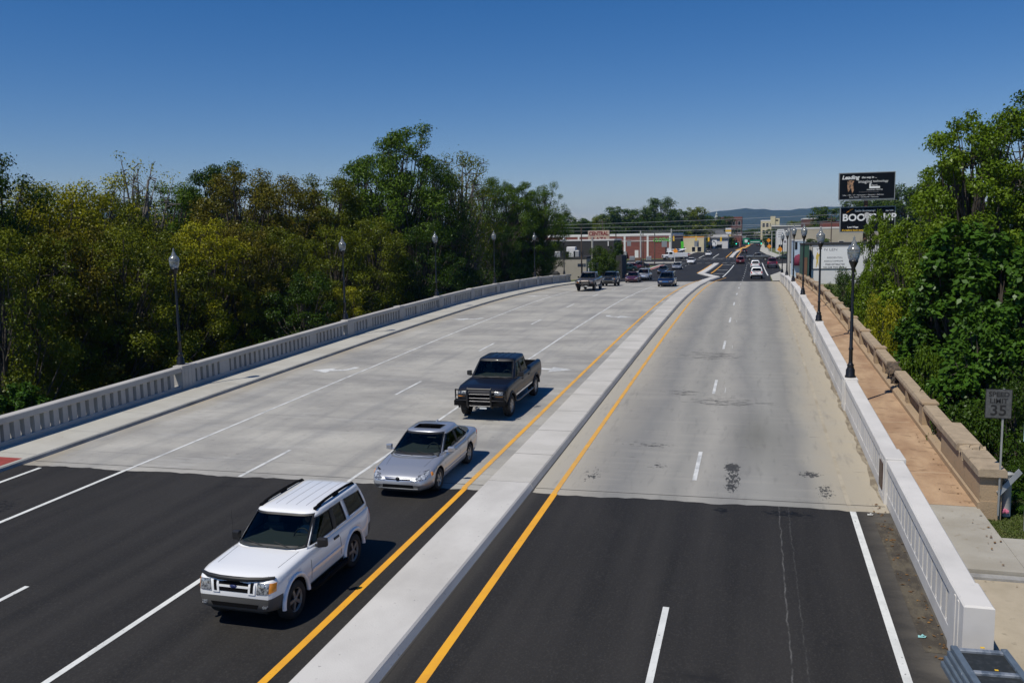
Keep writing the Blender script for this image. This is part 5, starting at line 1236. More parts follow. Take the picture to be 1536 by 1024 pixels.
# far left shops
def R(px0,py0,px1,s,name,label,dep,wall,py1=None,**k):
    a=at(px0,py0,s); b=at(px1,py0,s); return building(name,label,a.x,b.x,s,dep,a.z,wall,**k)
t=R(1012,356,1056,330,'cream_shop','low cream shop with orange roof edge right of the brick store',14,'cream',cap=.4,capm='orange',wins=[(-3,-1.6,.9,2.6),(1,2.2,.9,2.6),(3,4.4,.9,2.6)])
t=R(1054,352.5,1092,400,'restaurant','white fast food building with grey mansard roof',14,'whitewall',wins=[(-4,-1,.8,2.4),(0,3,.8,2.4)])
o=t.location; h=at(1070,352.5,400).z-o.z; mb=MB(); w=(at(1092,352,400).x-at(1054,352,400).x)/2
mb.add([(-w-.6,-.6,h-1.6),(w+.6,-.6,h-1.6),(w+.6,14.6,h-1.6),(-w-.6,14.6,h-1.6),(-w+2.5,3,h+2.2),(w-2.5,3,h+2.2),(w-2.5,11,h+2.2),(-w+2.5,11,h+2.2)],[(0,1,5,4),(1,2,6,5),(2,3,7,6),(3,0,4,7),(4,5,6,7)]); mb.build('mansard_roof',M['greyroof'],t)
t=R(1056,345.5,1098,470,'maroon_roofed_hall','long low hall with maroon roof above the white restaurant',20,'brickdark',cap=.5,capm='redroof',roof='redroof')
# black fence wall with green banner
s=255; t=R(1007.5,358.5,1021.5,255,'dark_shed','black walled shed with a green banner at the brick store corner',6,'darkwall',z0=-1.6)
q=at(1023.5,362,s); addbox(t,'banner','lime',q.x-.4,q.x+.4,s-.2,s-.1,at(1023,374,s).z,at(1023,362,s).z)
# courthouse block
s=520; a=at(1079,327,s); b=at(1113,326,s); w=(b.x-a.x)/2; zb=zr(s)-.6
wins=[]
for r_ in range(3):
    for c in range(4): wins.append((-w+1.0+c*(2*w/4),-w+1.0+c*(2*w/4)+1.5,3.2+r_*4.2,5.6+r_*4.2))
t=building('brick_courthouse','tall dark red brick block downtown with pale windows and cupola behind',a.x,b.x,s,26,a.z,'brickdark',cap=1.0,capm='brickred',wins=wins)
q=at(1074,330,s); z=at(1074,331,s).z
mb=MB(); o=t.location; mb.lathe([(1.3,0),(1.3,1.6),(1.5,1.7),(.9,2.3),(.8,3.3),(.9,3.4),(.4,4.2),(.1,5.0),(.04,6.5),(0,6.5)],10,(q.x-o.x,8,z-o.z+.2)); mb.build('cupola',mat('copper_grey',(.35,.40,.37),.7),t)
mb=MB(); mb.box(q.x-o.x-4,q.x-o.x+6,2,16,0,z-o.z); mb.build('wing',M['brickdark'],t)
# more street fronts on the left of main street
for px0,px1,py,s,m,l in ((1098,1112,352,430,'brickred','red brick shop front by the yellow pole sign'),(1106,1118,356,560,'brickdark','dark brick shop far down the left side'),(1112,1121,353,640,'stone','pale stone shop at the far end of the left side')):
    a=at(px0,py,s); b=at(px1,py,s); w=(b.x-a.x)/2; building('shop','x',a.x,b.x,s,20,a.z,m,cap=.4,wins=[(-w*.7,-w*.2,.9,3),(w*.1,w*.6,.9,3)])['label']=l
# cream tower on the right
s=480; a=at(1141.5,331,s); b=at(1158,331,s); w=(b.x-a.x)/2
wins=[(-w+.8+c*2*w/3,-w+2.0+c*2*w/3,3+r_*3.6,5+r_*3.6) for r_ in range(3) for c in range(3)]
t=building('cream_tower','cream four storey block with a taller stair tower on its right',a.x,b.x,s,22,a.z,'cream',cap=.6,wins=wins)
a2=at(1156,324.5,s); b2=at(1169.5,324.5,s); addbox(t,'stair_tower','cream',a2.x,a2.x+2.4,s-.3,s+8,-1.5,a2.z); addbox(t,'stair_tower','cream',a2.x+2.43,b2.x,s+.2,s+8,-1.5,at(1160,327.5,s).z)
addbox(t,'pane','win',at(1164,330,s).x-.5,at(1166,330,s).x+.5,s+.15,s+.19,at(1165,331.5,s).z,at(1165,329.5,s).z)
for px0,px1,py,s,m,l in ((1130,1140.5,349,620,'stone','pale stone front at the far right end of the street'),(1148,1158,352,400,'greenwall','dark green shop left of the white pylon building'),(1205,1228,328,330,'brickdark','dark roofed hall behind the beige block'),(1158,1208,339,430,'greyroof','grey roofed warehouse behind the white pylon building')):
    a=at(px0,py,s); b=at(px1,py,s); w=(b.x-a.x)/2; building('shop','x',a.x,b.x,s,16,a.z,m,cap=.4,wins=[(-w*.7,-w*.2,.9,3),(w*.1,w*.6,.9,3)])['label']=l
t=building('white_store','white store with pylon sign on the right of the junction',at(1165,347,330).x,at(1187,347,330).x,330,14,at(1165,347,330).z,'whitewall',cap=.3,wins=[(-1.8,-.4,1.2,3)])
t=building('beige_block','long beige block with dark openings right of the junction',at(1190,342.5,210).x,at(1330,342.5,210).x,210,22,at(1190,342.5,210).z,'stone',cap=.35,wins=[(-9.6,-9.0,4.2,5.6,'winb'),(-7.9,-6.7,4.2,5.6,'winb'),(-5.9,-5.3,4.2,5.6,'winb'),(-3,-2,4.2,5.6,'winb'),(0,1,4.2,5.6,'winb')])
t=building('brick_house','red brick house with grey hip roof left of the lower billboard',at(1234,333,235).x,at(1262,333,235).x,235,10,at(1234,333,235).z,'brickred',wins=[(-.6,.2,6.8,8.2)],cap=.25,capm='redroof')
o=t.location
# near white building with wall sign
s=118; a=at(1193,365.5,s); m_=at(1219,366,s); b=at(1283,366,s)
rb=building('repair_shop','pale walled shop with a big white wall sign at the end of the old walkway',m_.x-.1,b.x+3,s,11,m_.z,'whitewall',z0=-4.5,cap=.25,capm='darkwall')
o=rb.location
x0,x1,z0,z1=R3(1219.5,370.5,1279,402.5,s)
addbox(rb,'sign_frame','ink',x0-.08,x1+.08,s-.08,s-.003,z0-.08,z1+.08); addbox(rb,'wall_sign','signwhite',x0,x1,s-.11,s-.081,z0,z1)
w=x1-x0; h=z1-z0
def T(body,size,m,fx,fz,sx=1.,al='CENTER',wt=.0): text('lettering',body,size,m,(x0+w*fx-o.x,-.118,z0+h*fz-o.z),parent=rb,sx=sx,align=al,ext=.004,weight=wt)
T('TE  N LEN',.46,'inkgrey',.08,.87,1.25,'LEFT'); T('RESIDENTIAL',.30,'inkgrey',.55,.50,1.1); T('ADDS & COMPLETE',.24,'ink',.52,.34,1.1); T('FREE ESTIMATES!',.29,'inkgrey',.56,.19,1.1,wt=.006); T('NO JOB TOO SMALL!',.27,'ink',.56,.055,1.1,wt=.004)
mb=MB(); fx=x0+w*.11-o.x; fz=z0-o.z
mb.prism([(fx+a*.9,-.118,fz+b*h) for a,b in ((-.18,.05),(-.08,.06),(.05,.3),(.12,.12),(.2,.12),(.16,.38),(.22,.55),(.36,.62),(.34,.7),(.12,.66),(.1,.74),(-.02,.76),(-.08,.66),(-.16,.6),(-.2,.46),(-.08,.42),(-.1,.28))],(0,.008,0)); mb.build('figure',M['gold'],rb)
for px,py in ((1211.5,382),(1211.5,387)): q=at(px,py,s)
gb=building('green_shop','narrow shop with dark green front left of the pale walled shop',at(1203.5,366,s-1).x,at(1214,366,s-1).x,s-1,6,at(1205,366,s-1).z,'greenwall',z0=-4,cap=.2,capm='darkwall')
addbox(gb,'lower_wall','brownwall',at(1204,390,s-1).x,at(1211,390,s-1).x,s-1.06,s-1.005,-2,at(1204,386,s-1).z)
bb=building('blue_shop','pale blue walled shop with maroon awning behind the right lamps',at(1191.5,360.5,140).x,at(1208,360.5,140).x,140,10,at(1195,360.5,140).z,'bluewall',z0=-3,cap=.2)
q=at(1198,388,140); mb=MB(); o=bb.location; zz=at(1198,398,140).z-o.z; z2=at(1198,381,140).z-o.z
mb.lathe([(.0,z2-zz),(.55,z2-zz-.25),(.75,z2-zz-.9),(.78,0),(0,0)],14,(q.x-o.x,-.3,zz)); mb.build('awning',M['maroonwall'],bb)
addbox(bb,'window','win',at(1194,368,140).x-.15,at(1196,368,140).x,139.95,139.99,at(1195,374,140).z,at(1195,363,140).z)

# ------------------------------------------------------------------ billboard
s=170; bl=thing('billboard','two panel black billboard on one steel column behind the light green tree','billboard',(at(1300,300,s).x,s,-2.0)); o=bl.location
yawb=-.12
def panel(px0,py0,px1,py1):
    a=at(px0,py0,s); b=at(px1,py1,s); return a.x-o.x,b.x-o.x,b.z-o.z,a.z-o.z
for (q,kind) in ((panel(1260,261,1341,297),'u'),(panel(1261.5,312,1341,346),'l')):
    x0,x1,z0,z1=q; w=x1-x0; h=z1-z0
    mb=MB(); mb.box(x0-.15,x1+.15,0,.5,z0-.15,z1+.15); pn=mb.build('panel_frame',M['dullalu'],bl)
    mb=MB(); mb.box(x0,x1,-.04,-.003,z0,z1); mb.build('panel_face',M['signblack'],pn)
    mb=MB(); mb.box(x0-.1,x1+.1,-1.0,-.05,z0-.35,z0-.28); mb.build('catwalk',M['dullalu'],pn)
    def T(body,size,m,fx,fz,sx=1.,al='LEFT',wt=0.,sh=0.): text('lettering',body,size,m,(x0+w*fx,-.05,z0+h*fz),parent=pn,sx=sx,align=al,ext=.005,weight=wt,shear=sh)
    if kind=='u':
        T('Leading',.95,'signwhite',.04,.84,1.,wt=.03,sh=.25); T('the way in ...',.5,'signwhite',.40,.83,1.,sh=.25,wt=.01); T('imaging',.78,'signwhite',.34,.67,1.0); T('technology',.58,'signwhite',.61,.675,1.0)
        mb=MB(); mb.box(x0+w*.545,x0+w*.74,-.05,-.041,z0+h*.40,z0+h*.48); mb.box(x0+w*.545,x0+w*.57,-.05,-.041,z0+h*.48,z0+h*.58); mb.build('logo',M['signwhite'],pn)
        T('Harris',.42,'signwhite',.58,.52,1.); T('IMAGING CENTER',.30,'signwhite',.50,.345,1.1); T('the neighborhood since 1984  call us today',.19,'inkgrey',.36,.265,1.0)
        T('X-Ray  •  MRI  •  CT  •  Mammography  •  Ultrasound  •  DEXA Scan',.27,'signwhite',.06,.15,.92); T('Nuclear Medicine  •  Coronary MRI  •  Fluoroscopy',.25,'signwhite',.18,.07,.95)
        mb=MB(); mb.prism([(x0+w*a,-.05,z0+h*b) for a,b in ((.14,.70),(.20,.73),(.27,.70),(.245,.62),(.265,.35),(.235,.22),(.215,.42),(.16,.28),(.145,.45))],(0,.009,0)); mb.build('picture',mat('xray_picture',(.42,.24,.13),.6,var=((2.5,1,2.5),(.05,.04,.03),.45,.6)),pn)
    else:
        T('BOOT',1.75,'signwhite',.03,.57,1.02,wt=.05); T('CAMP',1.75,'signwhite',.53,.57,.98,wt=.05); T('Radio Bootcamp!',.5,'signwhite',.26,.87,1.,wt=.01); T('Low Wage',.42,'signwhite',.13,.18,1.,wt=.012); T("It's before boot camp!",.45,'signyellow',.03,.05,.95,wt=.012); T('92.7 FM',.40,'signwhite',.83,.85,1.,wt=.01)
        mb=MB(); mb.prism([(x0+w*a,-.06,z0+h*b) for a,b in ((.43,.58),(.44,.74),(.48,.80),(.53,.76),(.525,.62),(.51,.56),(.56,.44),(.555,.30),(.51,.25),(.48,.40),(.475,.53))],(0,.018,0)); mb.build('figure',mat('pale_figure',(.55,.55,.55),.6,var=((3,1,3),(.3,.3,.3),.4,.6)),pn)
        mb=MB(); mb.prism([(x0+w*a,-.05,z0+h*b) for a,b in ((.10,.78),(.22,.92),(.24,.95),(.17,.93))],(0,.009,0)); mb.build('flash',M['orange'],pn)
mb=MB(); mb.tube([(0,.9,0),(0,.9,16.6-o.z)],.38,12); mb.build('column',M['brownwall'],bl)

# ------------------------------------------------------------------ roadside signs, poles, wires
t=thing('speed_limit_sign','speed limit 35 sign, leaf shade coloured into its face, at the end of the old balustrade','road sign',(at(1498,757,23.5).x,23.5,zr(23.5)))
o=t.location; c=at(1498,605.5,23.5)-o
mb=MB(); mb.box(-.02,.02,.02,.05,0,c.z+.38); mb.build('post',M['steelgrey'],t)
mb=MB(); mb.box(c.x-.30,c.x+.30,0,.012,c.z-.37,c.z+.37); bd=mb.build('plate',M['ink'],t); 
mb=MB(); mb.box(c.x-.285,c.x+.285,-.006,-.001,c.z-.355,c.z+.355); mb.build('face',mat('sign_face_shaded',(.11,.113,.113),.6,var=((6,6,6),(.06,.063,.063),.4,.6)),bd)  # face colour darkened to stand in for leaf shade over the sign
text('lettering','SPEED',.165,'ink',(c.x,-.009,c.z+.235),parent=bd,sx=1.05,ext=.001,weight=.003); text('lettering','LIMIT',.165,'ink',(c.x,-.009,c.z+.07),parent=bd,sx=1.05,ext=.001,weight=.003); text('lettering','35',.37,'ink',(c.x,-.009,c.z-.175),parent=bd,sx=1.05,ext=.001,weight=.006)
t=thing('marker_post','short grey post with a leaning metal rail beside the speed limit sign','post',(at(1508,757,23.9).x,23.9,zr(23.9))); o=t.location
mb=MB(); mb.lathe([(.13,-.1),(.12,.95),(.15,.97),(.15,1.02),(0,1.03)],12); mb.build('pillar',M['polegrey'],t)
a=at(1497,740,23.6)-o; b=at(1531,706,23.9)-o; mb=MB(); mb.obox((a+b)/2,(b-a)/2,(0,.03,0),Vector((-.04,0,.05))); mb.build('rail',M['steelgrey'],t)
mb=MB(); 
for k in range(4): mb.obox((.05+.05*math.cos(k*.9)-.1,-.2+.05*math.sin(k*.9),.05+.015*(k%3)),(.035,.01,.01),(0,.03,.01),(0,0,.02))
mb.build('ribbon',mat('pink_ribbon',(.45,.12,.2),.8),t)
t=thing('guy_post_sign','pale blue edge of a sign at the right picture border','road sign',(at(1537,640,22.5).x,22.5,zr(22.5)-.0)); o=t.location; c=at(1540,640,22.5)-o
mb=MB(); mb.box(c.x-.05,c.x+.35,-.01,.01,c.z-.35,c.z+.35); mb.build('plate',mat('pale_blue_plate',(.35,.55,.6),.5),t); mb=MB(); mb.box(.1,.14,.012,.05,0,c.z+.3); mb.build('post',M['steelgrey'],t)
# stack of steel frames lower right corner
t=thing('frame_stack','stack of blue grey steel frames with dark mesh panels by the end block','barrier stack',(3.55,13.1,zr(13.1)),.07); 
fm=mat('blue_grey_steel',(.13,.17,.215),.5,.2,var=((4,4,4),(.10,.13,.165),.4,.6),var2=((9,9,9),(.34,.38,.42),.66,.72)); fm2=mat('worn_steel_rail',(.30,.33,.37),.45,.3,var=((7,2,7),(.12,.15,.19),.45,.6)); dm=mat('dark_mesh',(.014,.018,.02),.75,var=((12,12,12),(.035,.04,.045),.5,.7))
for k in range(4):
    z=.58+k*.105; dx=-.035*(3-k); f=MB(); dy=-.03*k
    for x in (-.36,.36): f.bbox(x-.05+dx,x+.05+dx,-1.3+dy,1.22+dy,z,z+.085,.012)
    fo=f.build('frame',fm,t)
    f=MB()
    for y in (1.13,.42,-.35,-1.1): f.bbox(-.31+dx,.31+dx,y-.045+dy,y+.045+dy,z+.01,z+.075,.01)
    f.build('cross_rail',fm2,fo)
    f=MB(); f.box(-.31+dx,.31+dx,-1.06+dy,1.09+dy,z+.02,z+.035); f.build('mesh_panel',dm,fo)
    f=MB(); f.bbox(.02,.08,1.10,1.14,z+.076,z+.085,.002); f.bbox(.0,.05,.39,.42,z+.076,z+.085,.002); f.build('tag',M['signyellow'],fo)
f=MB()
for x in (-.3,.3):
    for y in (-1,1): f.box(x-.04,x+.04,y-.04,y+.04,0,.58)
f.box(-.42,.42,-1.2,1.2,.50,.58); f.build('trestle',fm,t)
def pole(px,s,pytop,r,m,label,name='utility_pole',arm=0):
    p=at(px,400,s); z=at(px,pytop,s).z; zb=zr(s)-.2
    t=thing(name,label,'pole',(p.x,s,zb),0,'utility poles beyond the bridge'); mb=MB(); mb.tube([(0,0,0),(0,0,z-zb)],[r,r*.72],10); mb.build('shaft',M[m],t)
    if arm: mb=MB(); mb.box(-arm,arm,-.06,.06,z-zb-.7,z-zb-.55); [mb.box(k-.05,k+.05,-.05,.05,z-zb-.55,z-zb-.35) for k in (-arm+.1,0,arm-.1)]; mb.build('crossarm',M['wood'],t)
    return Vector((p.x,s,z))
pole(888.7,125.5,355.5,.20,'polegrey','thick grey pole in front of the plaza sign')
pole(872.5,124.6,341,.11,'wood','slim brown pole left of the thick grey pole')
pole(924,160,351,.14,'wood','brown pole at the right end of the dark plaza building')
pole(961,225,346,.26,'polegrey','white concrete pole before the middle of the brick store')
pole(964.5,178,350,.12,'wood','thin brown pole beside the white concrete pole')
pole(982,214,350,.14,'wood','brown pole between the two white concrete poles')
tl=pole(1006.8,250,343,.24,'polegrey','white concrete pole carrying the span wires at the brick store corner')
pole(904,300,330,.18,'wood','tall timber pole behind the plaza sign',arm=1.4)
tr_=pole(1182.6,128,342,.26,'polegrey','tall grey pole among the right lamps')
pole(1245.5,200,324,.14,'wood','timber pole left of the billboard',arm=.9)
pole(1359,200,317,.16,'polegrey','pale pole right of the billboard')
pole(1157,330,346,.2,'polegrey','pale pole in front of the cream tower')
pole(1066,380,346,.15,'wood','thin pole above the white restaurant')
def wire(i,pts,sag,label):
    P_=[]; 
    for a,b in zip(pts,pts[1:]):
        for k in range(13 if True else 1):
            u=k/12; p=a.lerp(b,u); p.z-=sag*4*u*(1-u); P_.append(p)
    mb=MB(); mb.tube(P_,.028 if i<3 else .024,4,0,False); tag(mb.build('overhead_wire',M['wire'],fix=False),label,'wire','overhead wires across the junction')
for i,(pa,pb,s1,s2,l) in enumerate((((815,338),(1335,318),215,200,'top overhead wire from the left trees to the billboard'),((815,342),(1335,332),212,198,'second overhead wire from the top'),((815,347),(1335,339),208,196,'third overhead wire from the top'),((925,355),(1184,345),160,128,'wire ending on the tall grey pole among the lamps'),((815,361),(1184,350.5),150,128,'lowest pale wire crossing the brick store front'),((961,349),(1246,331),225,200,'wire from the white concrete pole to the timber pole'),((1007,346),(1158,347),250,330,'span wire over the junction to the pale pole'),((1007,352),(1184,357),250,240,'signal span wire over the main street'))):
    wire(i,[at(*pa,s1),at(*pb,s2)],.25,l)
def signal(px,py,s,back,label):
    c=at(px,py,s); t=thing('traffic_signal',label,'traffic light',c,0,'signal heads on the span wires'); k=.55
    mb=MB(); mb.bbox(-.22,.22,-.12,.14,-.62,.62,.03); mb.box(-.03,.03,-.03,.03,.62,1.25); mb.build('housing',M['signyellow' if back else 'black'],t)
    for i,(z,m) in enumerate(((.4,'redlens'),(0,'amber'),(-.4,'green_lit'))):
        mm=M.get(m); mb=MB(); y=-.125 if not back else .145; mb.lathe([(0,0),(.15,.0),(.15,.03),(0,.03)],12); o=mb.build('lens',M['green_on'] if (i==2 and not back) else M['black'],t); o.location=(0,y,z); o.rotation_euler=(PI/2,0,0)
gm=bpy.data.materials.new('signal_green_lit'); gm.use_nodes=True; gb_=gm.node_tree.nodes['Principled BSDF']; gb_.inputs['Base Color'].default_value=(.0,.5,.35,1); gb_.inputs['Emission Color'].default_value=(.05,1,.7,1); gb_.inputs['Emission Strength'].default_value=1.5; M['green_on']=gm
for px,py,s,b,l in ((1104.5,363.5,245,0,'black signal head with green light left of the green road sign'),(1123,363,245,0,'black signal head with green light between the two green signs'),(1142,363,245,0,'black signal head with green light right of the green signs'),(1010.5,358,246,1,'yellow signal back at the dark shed'),(1044,358,246,1,'yellow signal back above the grey sign back'),(1063,359,246,1,'yellow signal back left of the curved arrow sign'),(1081.5,359,246,1,'yellow signal back right of the curved arrow sign')): signal(px,py,s,b,l)
def flat_sign(px0,py0,px1,py1,s,m,label,name='road_sign',post=False,cat='sign',grp=None):
    x0,x1,z0,z1=R3(px0,py0,px1,py1,s); t=thing(name,label,cat,((x0+x1)/2,s,zr(s)),0,grp); o=t.location; h=(x1-x0)/2
    mb=MB(); mb.box(-h,h,-.03,.03,z0-o.z,z1-o.z); pl=mb.build('plate',M[m],t)
    mb=MB(); (mb.box(-.06,.06,.035,.12,0,z1-o.z-.05) if post else mb.box(-.02,.02,.035,.07,(z0+z1)/2-o.z,z1-o.z+.9)); mb.build('post' if post else 'hanger',M['steelgrey'],t)
    return t,pl,h,z0-o.z,z1-o.z
t,pl,h,z0,z1=flat_sign(1114.5,357,1124,365.5,246,'greensign','square green overhead sign with white route shield'); mb=MB(); mb.prism([(a*h,-.04,z0+(z1-z0)*b) for a,b in ((-.45,.25),(.2,.2),(.45,.35),(.4,.7),(-.2,.75),(-.5,.65))],(0,.008,0)); mb.build('shield',M['signwhite'],pl)
t,pl,h,z0,z1=flat_sign(1124.6,360,1141,364.2,247,'greensign','long green street name sign over the main street'); mb=MB(); mb.box(-h*.85,h*.8,-.04,-.031,z0+.2,z0+.36); mb.build('legend',M['signwhite'],pl)
t,pl,h,z0,z1=flat_sign(1068.5,360,1075,368.5,246.5,'signwhite','white overhead sign with black curved arrow'); mb=MB(); mb.tube([(.25,-.05,z0+.35),(.25,-.05,z0+.85),(.0,-.05,z0+1.15),(-.2,-.05,z0+1.2)],.07,6); mb.prism([(-.15,-.06,z0+.95),(-.15,-.06,z0+1.45),(-.45,-.06,z0+1.2)],(0,.02,0)); mb.build('arrow',M['ink'],pl)
flat_sign(992.5,362,1000.5,370.5,230,'dullalu','square grey sign back hanging before the brick store'); flat_sign(940.5,361,946.5,369,215,'dullalu','grey sign back at the left of the brick store wall'); flat_sign(1041.5,361,1048,370,247,'dullalu','rounded grey sign back over the red parked car'); flat_sign(866.5,395.5,880,400.3,125.2,'dullalu','grey sign back by the thin white post',post=True)
t,pl,h,z0,z1=flat_sign(1088.3,342,1096.8,355,420,'signwhite','tall pole sign with yellow and white bands left of the courthouse',post=True)
for a,b,m in ((.55,.78,'signyellow'),(.25,.30,'ink'),(.80,.84,'ink'),(.05,.22,'gold')): mb=MB(); mb.box(-h*.98,h*.98,-.05,-.031,z0+(z1-z0)*a,z0+(z1-z0)*b); mb.build('band',M[m],pl)
t,pl,h,z0,z1=flat_sign(1166,344,1176,357,300,'signwhite','white letter board pylon beside the white store',post=True)
for k in range(4): mb=MB(); mb.box(-h*.8,h*.75,-.05,-.031,z0+.4+k*.65,z0+.62+k*.65); mb.build('legend',M['inkgrey'],pl)
t,pl,h,z0,z1=flat_sign(1174.5,358.5,1180.5,366.5,240,'signwhite','small white sign with dark emblem behind the right lamps',post=True); mb=MB(); mb.box(-h*.6,h*.6,-.05,-.031,z0+.4,z1-.4); mb.build('emblem',M['inkgrey'],pl)
for px,py,s,l in ((1153,360.5,330,'orange diamond work sign, upper one on the right pavement'),(1154,369.5,300,'orange work sign with flags on the right pavement'),(1170,374,245,'orange work sign near the right lamps'),(1013,376.5,247,'orange signal box on the corner island post')):
    c=at(px,py,s); t=thing('work_sign',l,'road sign',(c.x,s,zr(s))); r=.8; z=c.z-zr(s); mb=MB(); mb.prism([(-r,-.03,z),(0,-.03,z-r),(r,-.03,z),(0,-.03,z+r)],(0,.05,0)); mb.build('plate',M['orange'],t); mb=MB(); mb.box(-.07,.07,.025,.12,0,z+.2); mb.build('post',M['steelgrey'],t)
for px,py0,py1,s,l in ((1012,379,394,221,'white post on the corner island'),(1157,380,394,244,'white post on the right corner'),(1169,376,392,244,'second white post on the right corner'),(883,396,414,124,'thin white post in front of the beige warehouse')):
    a=at(px,py0,s); t=thing('sign_post',l,'post',(a.x,s,zr(s))); mb=MB(); mb.tube([(0,0,0),(0,0,a.z-zr(s))],.07,6); mb.build('shaft',M['trim'],t)
for px,s,l in ((931,233,'grey utility cabinet left on the plaza verge'),(948,245,'grey utility box on the brick store lawn'),(973,243,'second grey utility box on the brick store lawn'),(957,214,'brown utility cabinet at the white concrete pole')):
    p=at(px,390,s); t=thing('utility_box',l,'utility box',(p.x,s,zr(s))); mb=MB(); mb.bbox(-.7,.7,0,.9,0,1.6 if s<240 else 1.1,.05); mb.build('cabinet',M['brownwall' if s==214 else 'steelgrey'],t); mb=MB(); mb.box(-.55,.55,-.03,-.003,.15,.9); mb.build('door',M['dullalu'],t)
# dark loading bay wall by the shrub
p=at(931,385,146); t=building('bay_wall','dark grey retaining wall right of the green shrubs',at(924,383,140).x,at(933,383,140).x,140,5,at(930,383.5,140).z,'darkwall',cat='wall')
# litter / leaves in the gutter
rr=random.Random(9); mb=MB()
for k in range(150):
    x=rr.choice([rr.uniform(3.05,3.42),rr.uniform(3.9,9) if rr.random()<.35 else rr.uniform(3.1,3.4),rr.uniform(5.2,5.55)]); s=rr.uniform(15.5,24) if x<3.5 else rr.uniform(15,32)
    if 19.1<s<19.55: s=19.2
    z=zr(s)+(.016 if x<3.5 else (.142 if s>19.6 else .006)); a=rr.uniform(.02,.055); th=rr.uniform(0,6)
    if x>5.6 and s>21.5: continue
    if x>3.5 and s>23.7 and x<5.5: z=zr(s)+.145
    u=Vector((math.cos(th),math.sin(th),.1))*a; v=Vector((-math.sin(th),math.cos(th),.2))*a*.6; c=Vector((x,s,z+.012))
    mb.add([c-u,c-v,c+u,c+v],[(0,1,2,3)])
tag(mb.build('fallen_leaves',mat('dry_leaf',(.20,.11,.03),.8,var=((9,9,9),(.10,.05,.02),.4,.6)),fix=False),kind='stuff')
for x,s,c,l in ((3.05,16.35,(.25,.5,.5),'turquoise wrapper on the gutter asphalt'),(2.95,22.9,(.55,.55,.52),'scrap of white paper by the joint')):
    mb=MB(); mb.add([(-.07,-.03,0),(.05,-.05,.015),(.08,.02,.02),(.0,.06,.0),(-.06,.03,.02)],[(0,1,2,3,4)]); mb.prism([(-.03,-.02,.01),(.04,-.01,.03),(.01,.04,.03)],(0,0,.012)); o=tag(mb.build('litter',mat('litter_col',c,.6)),l,'litter'); o.location=(x,s,zr(s)+.02)
# grass tufts beside the slab
rng=np.random.default_rng(4); n=16000; xs_=rng.uniform(5.75,12,n); ys_=rng.uniform(21.7,24.6,n); C=np.stack([xs_,ys_,np.array([zr(v) for v in ys_])-.13],1)
me=leaf_mesh('grass',C,rng.uniform(.05,.10,n),rng,-.0,.25); go=link('grass',me,leaf_mat('grass_blade',(.075,.115,.02),(.11,.14,.03),(.09,.10,.03))); tag(go,kind='stuff')

# hills -------------------------------------------------------------
def hills():
    mb=MB(); pts=[(-700,300),(800,334),(960,332),(1020,328),(1050,323),(1075,318.5),(1105,315.5),(1135,313.5),(1165,313.8),(1200,311.5),(1225,309.5),(1260,311),(1320,314),(1420,312),(1600,318),(2200,322)]
    S0=4200; xs=[]; rn=random.Random(2)
    prof=[]
    N_=220
    for i in range(N_+1):
        px=-700+2900*i/N_
        for (a,u),(b,v) in zip(pts,pts[1:]):
            if a<=px<=b: py=u+(v-u)*(px-a)/(b-a); break
        p=at(px,py,S0); prof.append((p.x,p.z+rn.uniform(-2.5,2.5)))
    rows=[(2900,0),(3300,.3),(3650,.55),(3950,.82),(4200,1.),(4600,.8),(5400,.2)]
    vs=[]
    for s,k in rows:
        for x,z in prof: vs.append((x*(s/S0),s+rn.uniform(-60,60),-2+(z+2)*k*(1+.06*math.sin(x*.011+s))))
    n=len(prof); mb.add(vs,[(j*n+i,j*n+i+1,(j+1)*n+i+1,(j+1)*n+i) for j in range(len(rows)-1) for i in range(n-1)],0,True)
    # every point between camera and crest keeps below the crest line of sight
    return mb.build('hills',mat('wooded_hills',(.030,.045,.018),.95,var=((.012,.012,.02),(.018,.03,.012),.4,.6)),fix=False)
tag(hills(),kind='structure')

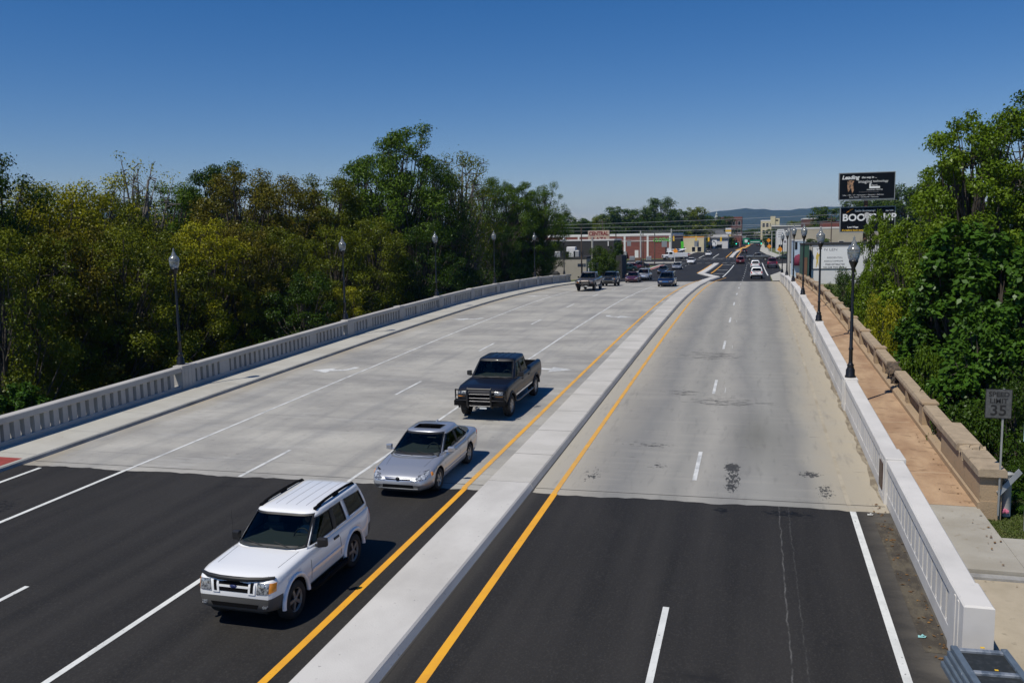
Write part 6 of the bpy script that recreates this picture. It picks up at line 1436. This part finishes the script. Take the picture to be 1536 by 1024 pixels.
# ------------------------------------------------------------------ air, sky, sun, camera
HAZE=.8e-4
hm=bpy.data.materials.new('haze_air'); hm.use_nodes=True; nt=hm.node_tree; nt.nodes.remove(nt.nodes['Principled BSDF'])
pv=nt.nodes.new('ShaderNodeVolumePrincipled'); pv.inputs['Density'].default_value=HAZE; pv.inputs['Color'].default_value=(.22,.5,1,1); pv.inputs['Anisotropy'].default_value=.0
nt.links.new(pv.outputs[0],nt.nodes['Material Output'].inputs['Volume'])
mb=MB(); mb.box(-5200,5200,-120,7000,-12,190); hz=mb.build('haze',hm); tag(hz,kind='stuff')
SUND=Vector((-.33,-.51,1)).normalized()
w=bpy.data.worlds.new('World'); SC.world=w; w.use_nodes=True; nt=w.node_tree
sk=nt.nodes.new('ShaderNodeTexSky'); sk.sky_type='NISHITA'; sk.sun_disc=False; sk.sun_elevation=math.asin(SUND.z); sk.sun_rotation=math.atan2(SUND.x,SUND.y); sk.air_density=1.0; sk.dust_density=.0; sk.ozone_density=3.0; sk.altitude=200
hs=nt.nodes.new('ShaderNodeHueSaturation'); hs.inputs['Saturation'].default_value=1.4; nt.links.new(sk.outputs[0],hs.inputs['Color'])
sm=nt.nodes.new('ShaderNodeMix'); sm.data_type='RGBA'; sm.blend_type='MULTIPLY'; sm.inputs[0].default_value=1; sm.inputs[7].default_value=(1.0,.955,1.15,1); nt.links.new(hs.outputs[0],sm.inputs[6])
nt.links.new(sm.outputs[2],nt.nodes['Background'].inputs[0]); nt.nodes['Background'].inputs[1].default_value=.066
ld=bpy.data.lights.new('sun','SUN'); ld.energy=4.1; ld.angle=math.radians(.53); ld.color=(1,.94,.83)
lo=bpy.data.objects.new('sun',ld); COL.objects.link(lo); lo.rotation_euler=(-SUND).to_track_quat('-Z','Y').to_euler(); lo.location=(-30,-40,90)
cd=bpy.data.cameras.new('camera'); cam=bpy.data.objects.new('camera',cd); COL.objects.link(cam); SC.camera=cam
cd.sensor_width=36; cd.sensor_fit='HORIZONTAL'; cd.lens=36*CAM_F/1536; cd.clip_start=.1; cd.clip_end=20000
m3=Matrix((_r,_u,-_fw)).transposed(); cam.matrix_world=Matrix.Translation((0,0,CAM_H))@m3.to_4x4()
vs_=SC.view_settings; vs_.view_transform='Standard'; vs_.look='None'; vs_.exposure=0.; vs_.gamma=1.
SC.cycles.max_bounces=8; SC.cycles.diffuse_bounces=3; SC.cycles.transparent_max_bounces=10; SC.cycles.volume_bounces=0; SC.cycles.use_adaptive_sampling=True
SC.cycles.use_denoising=True
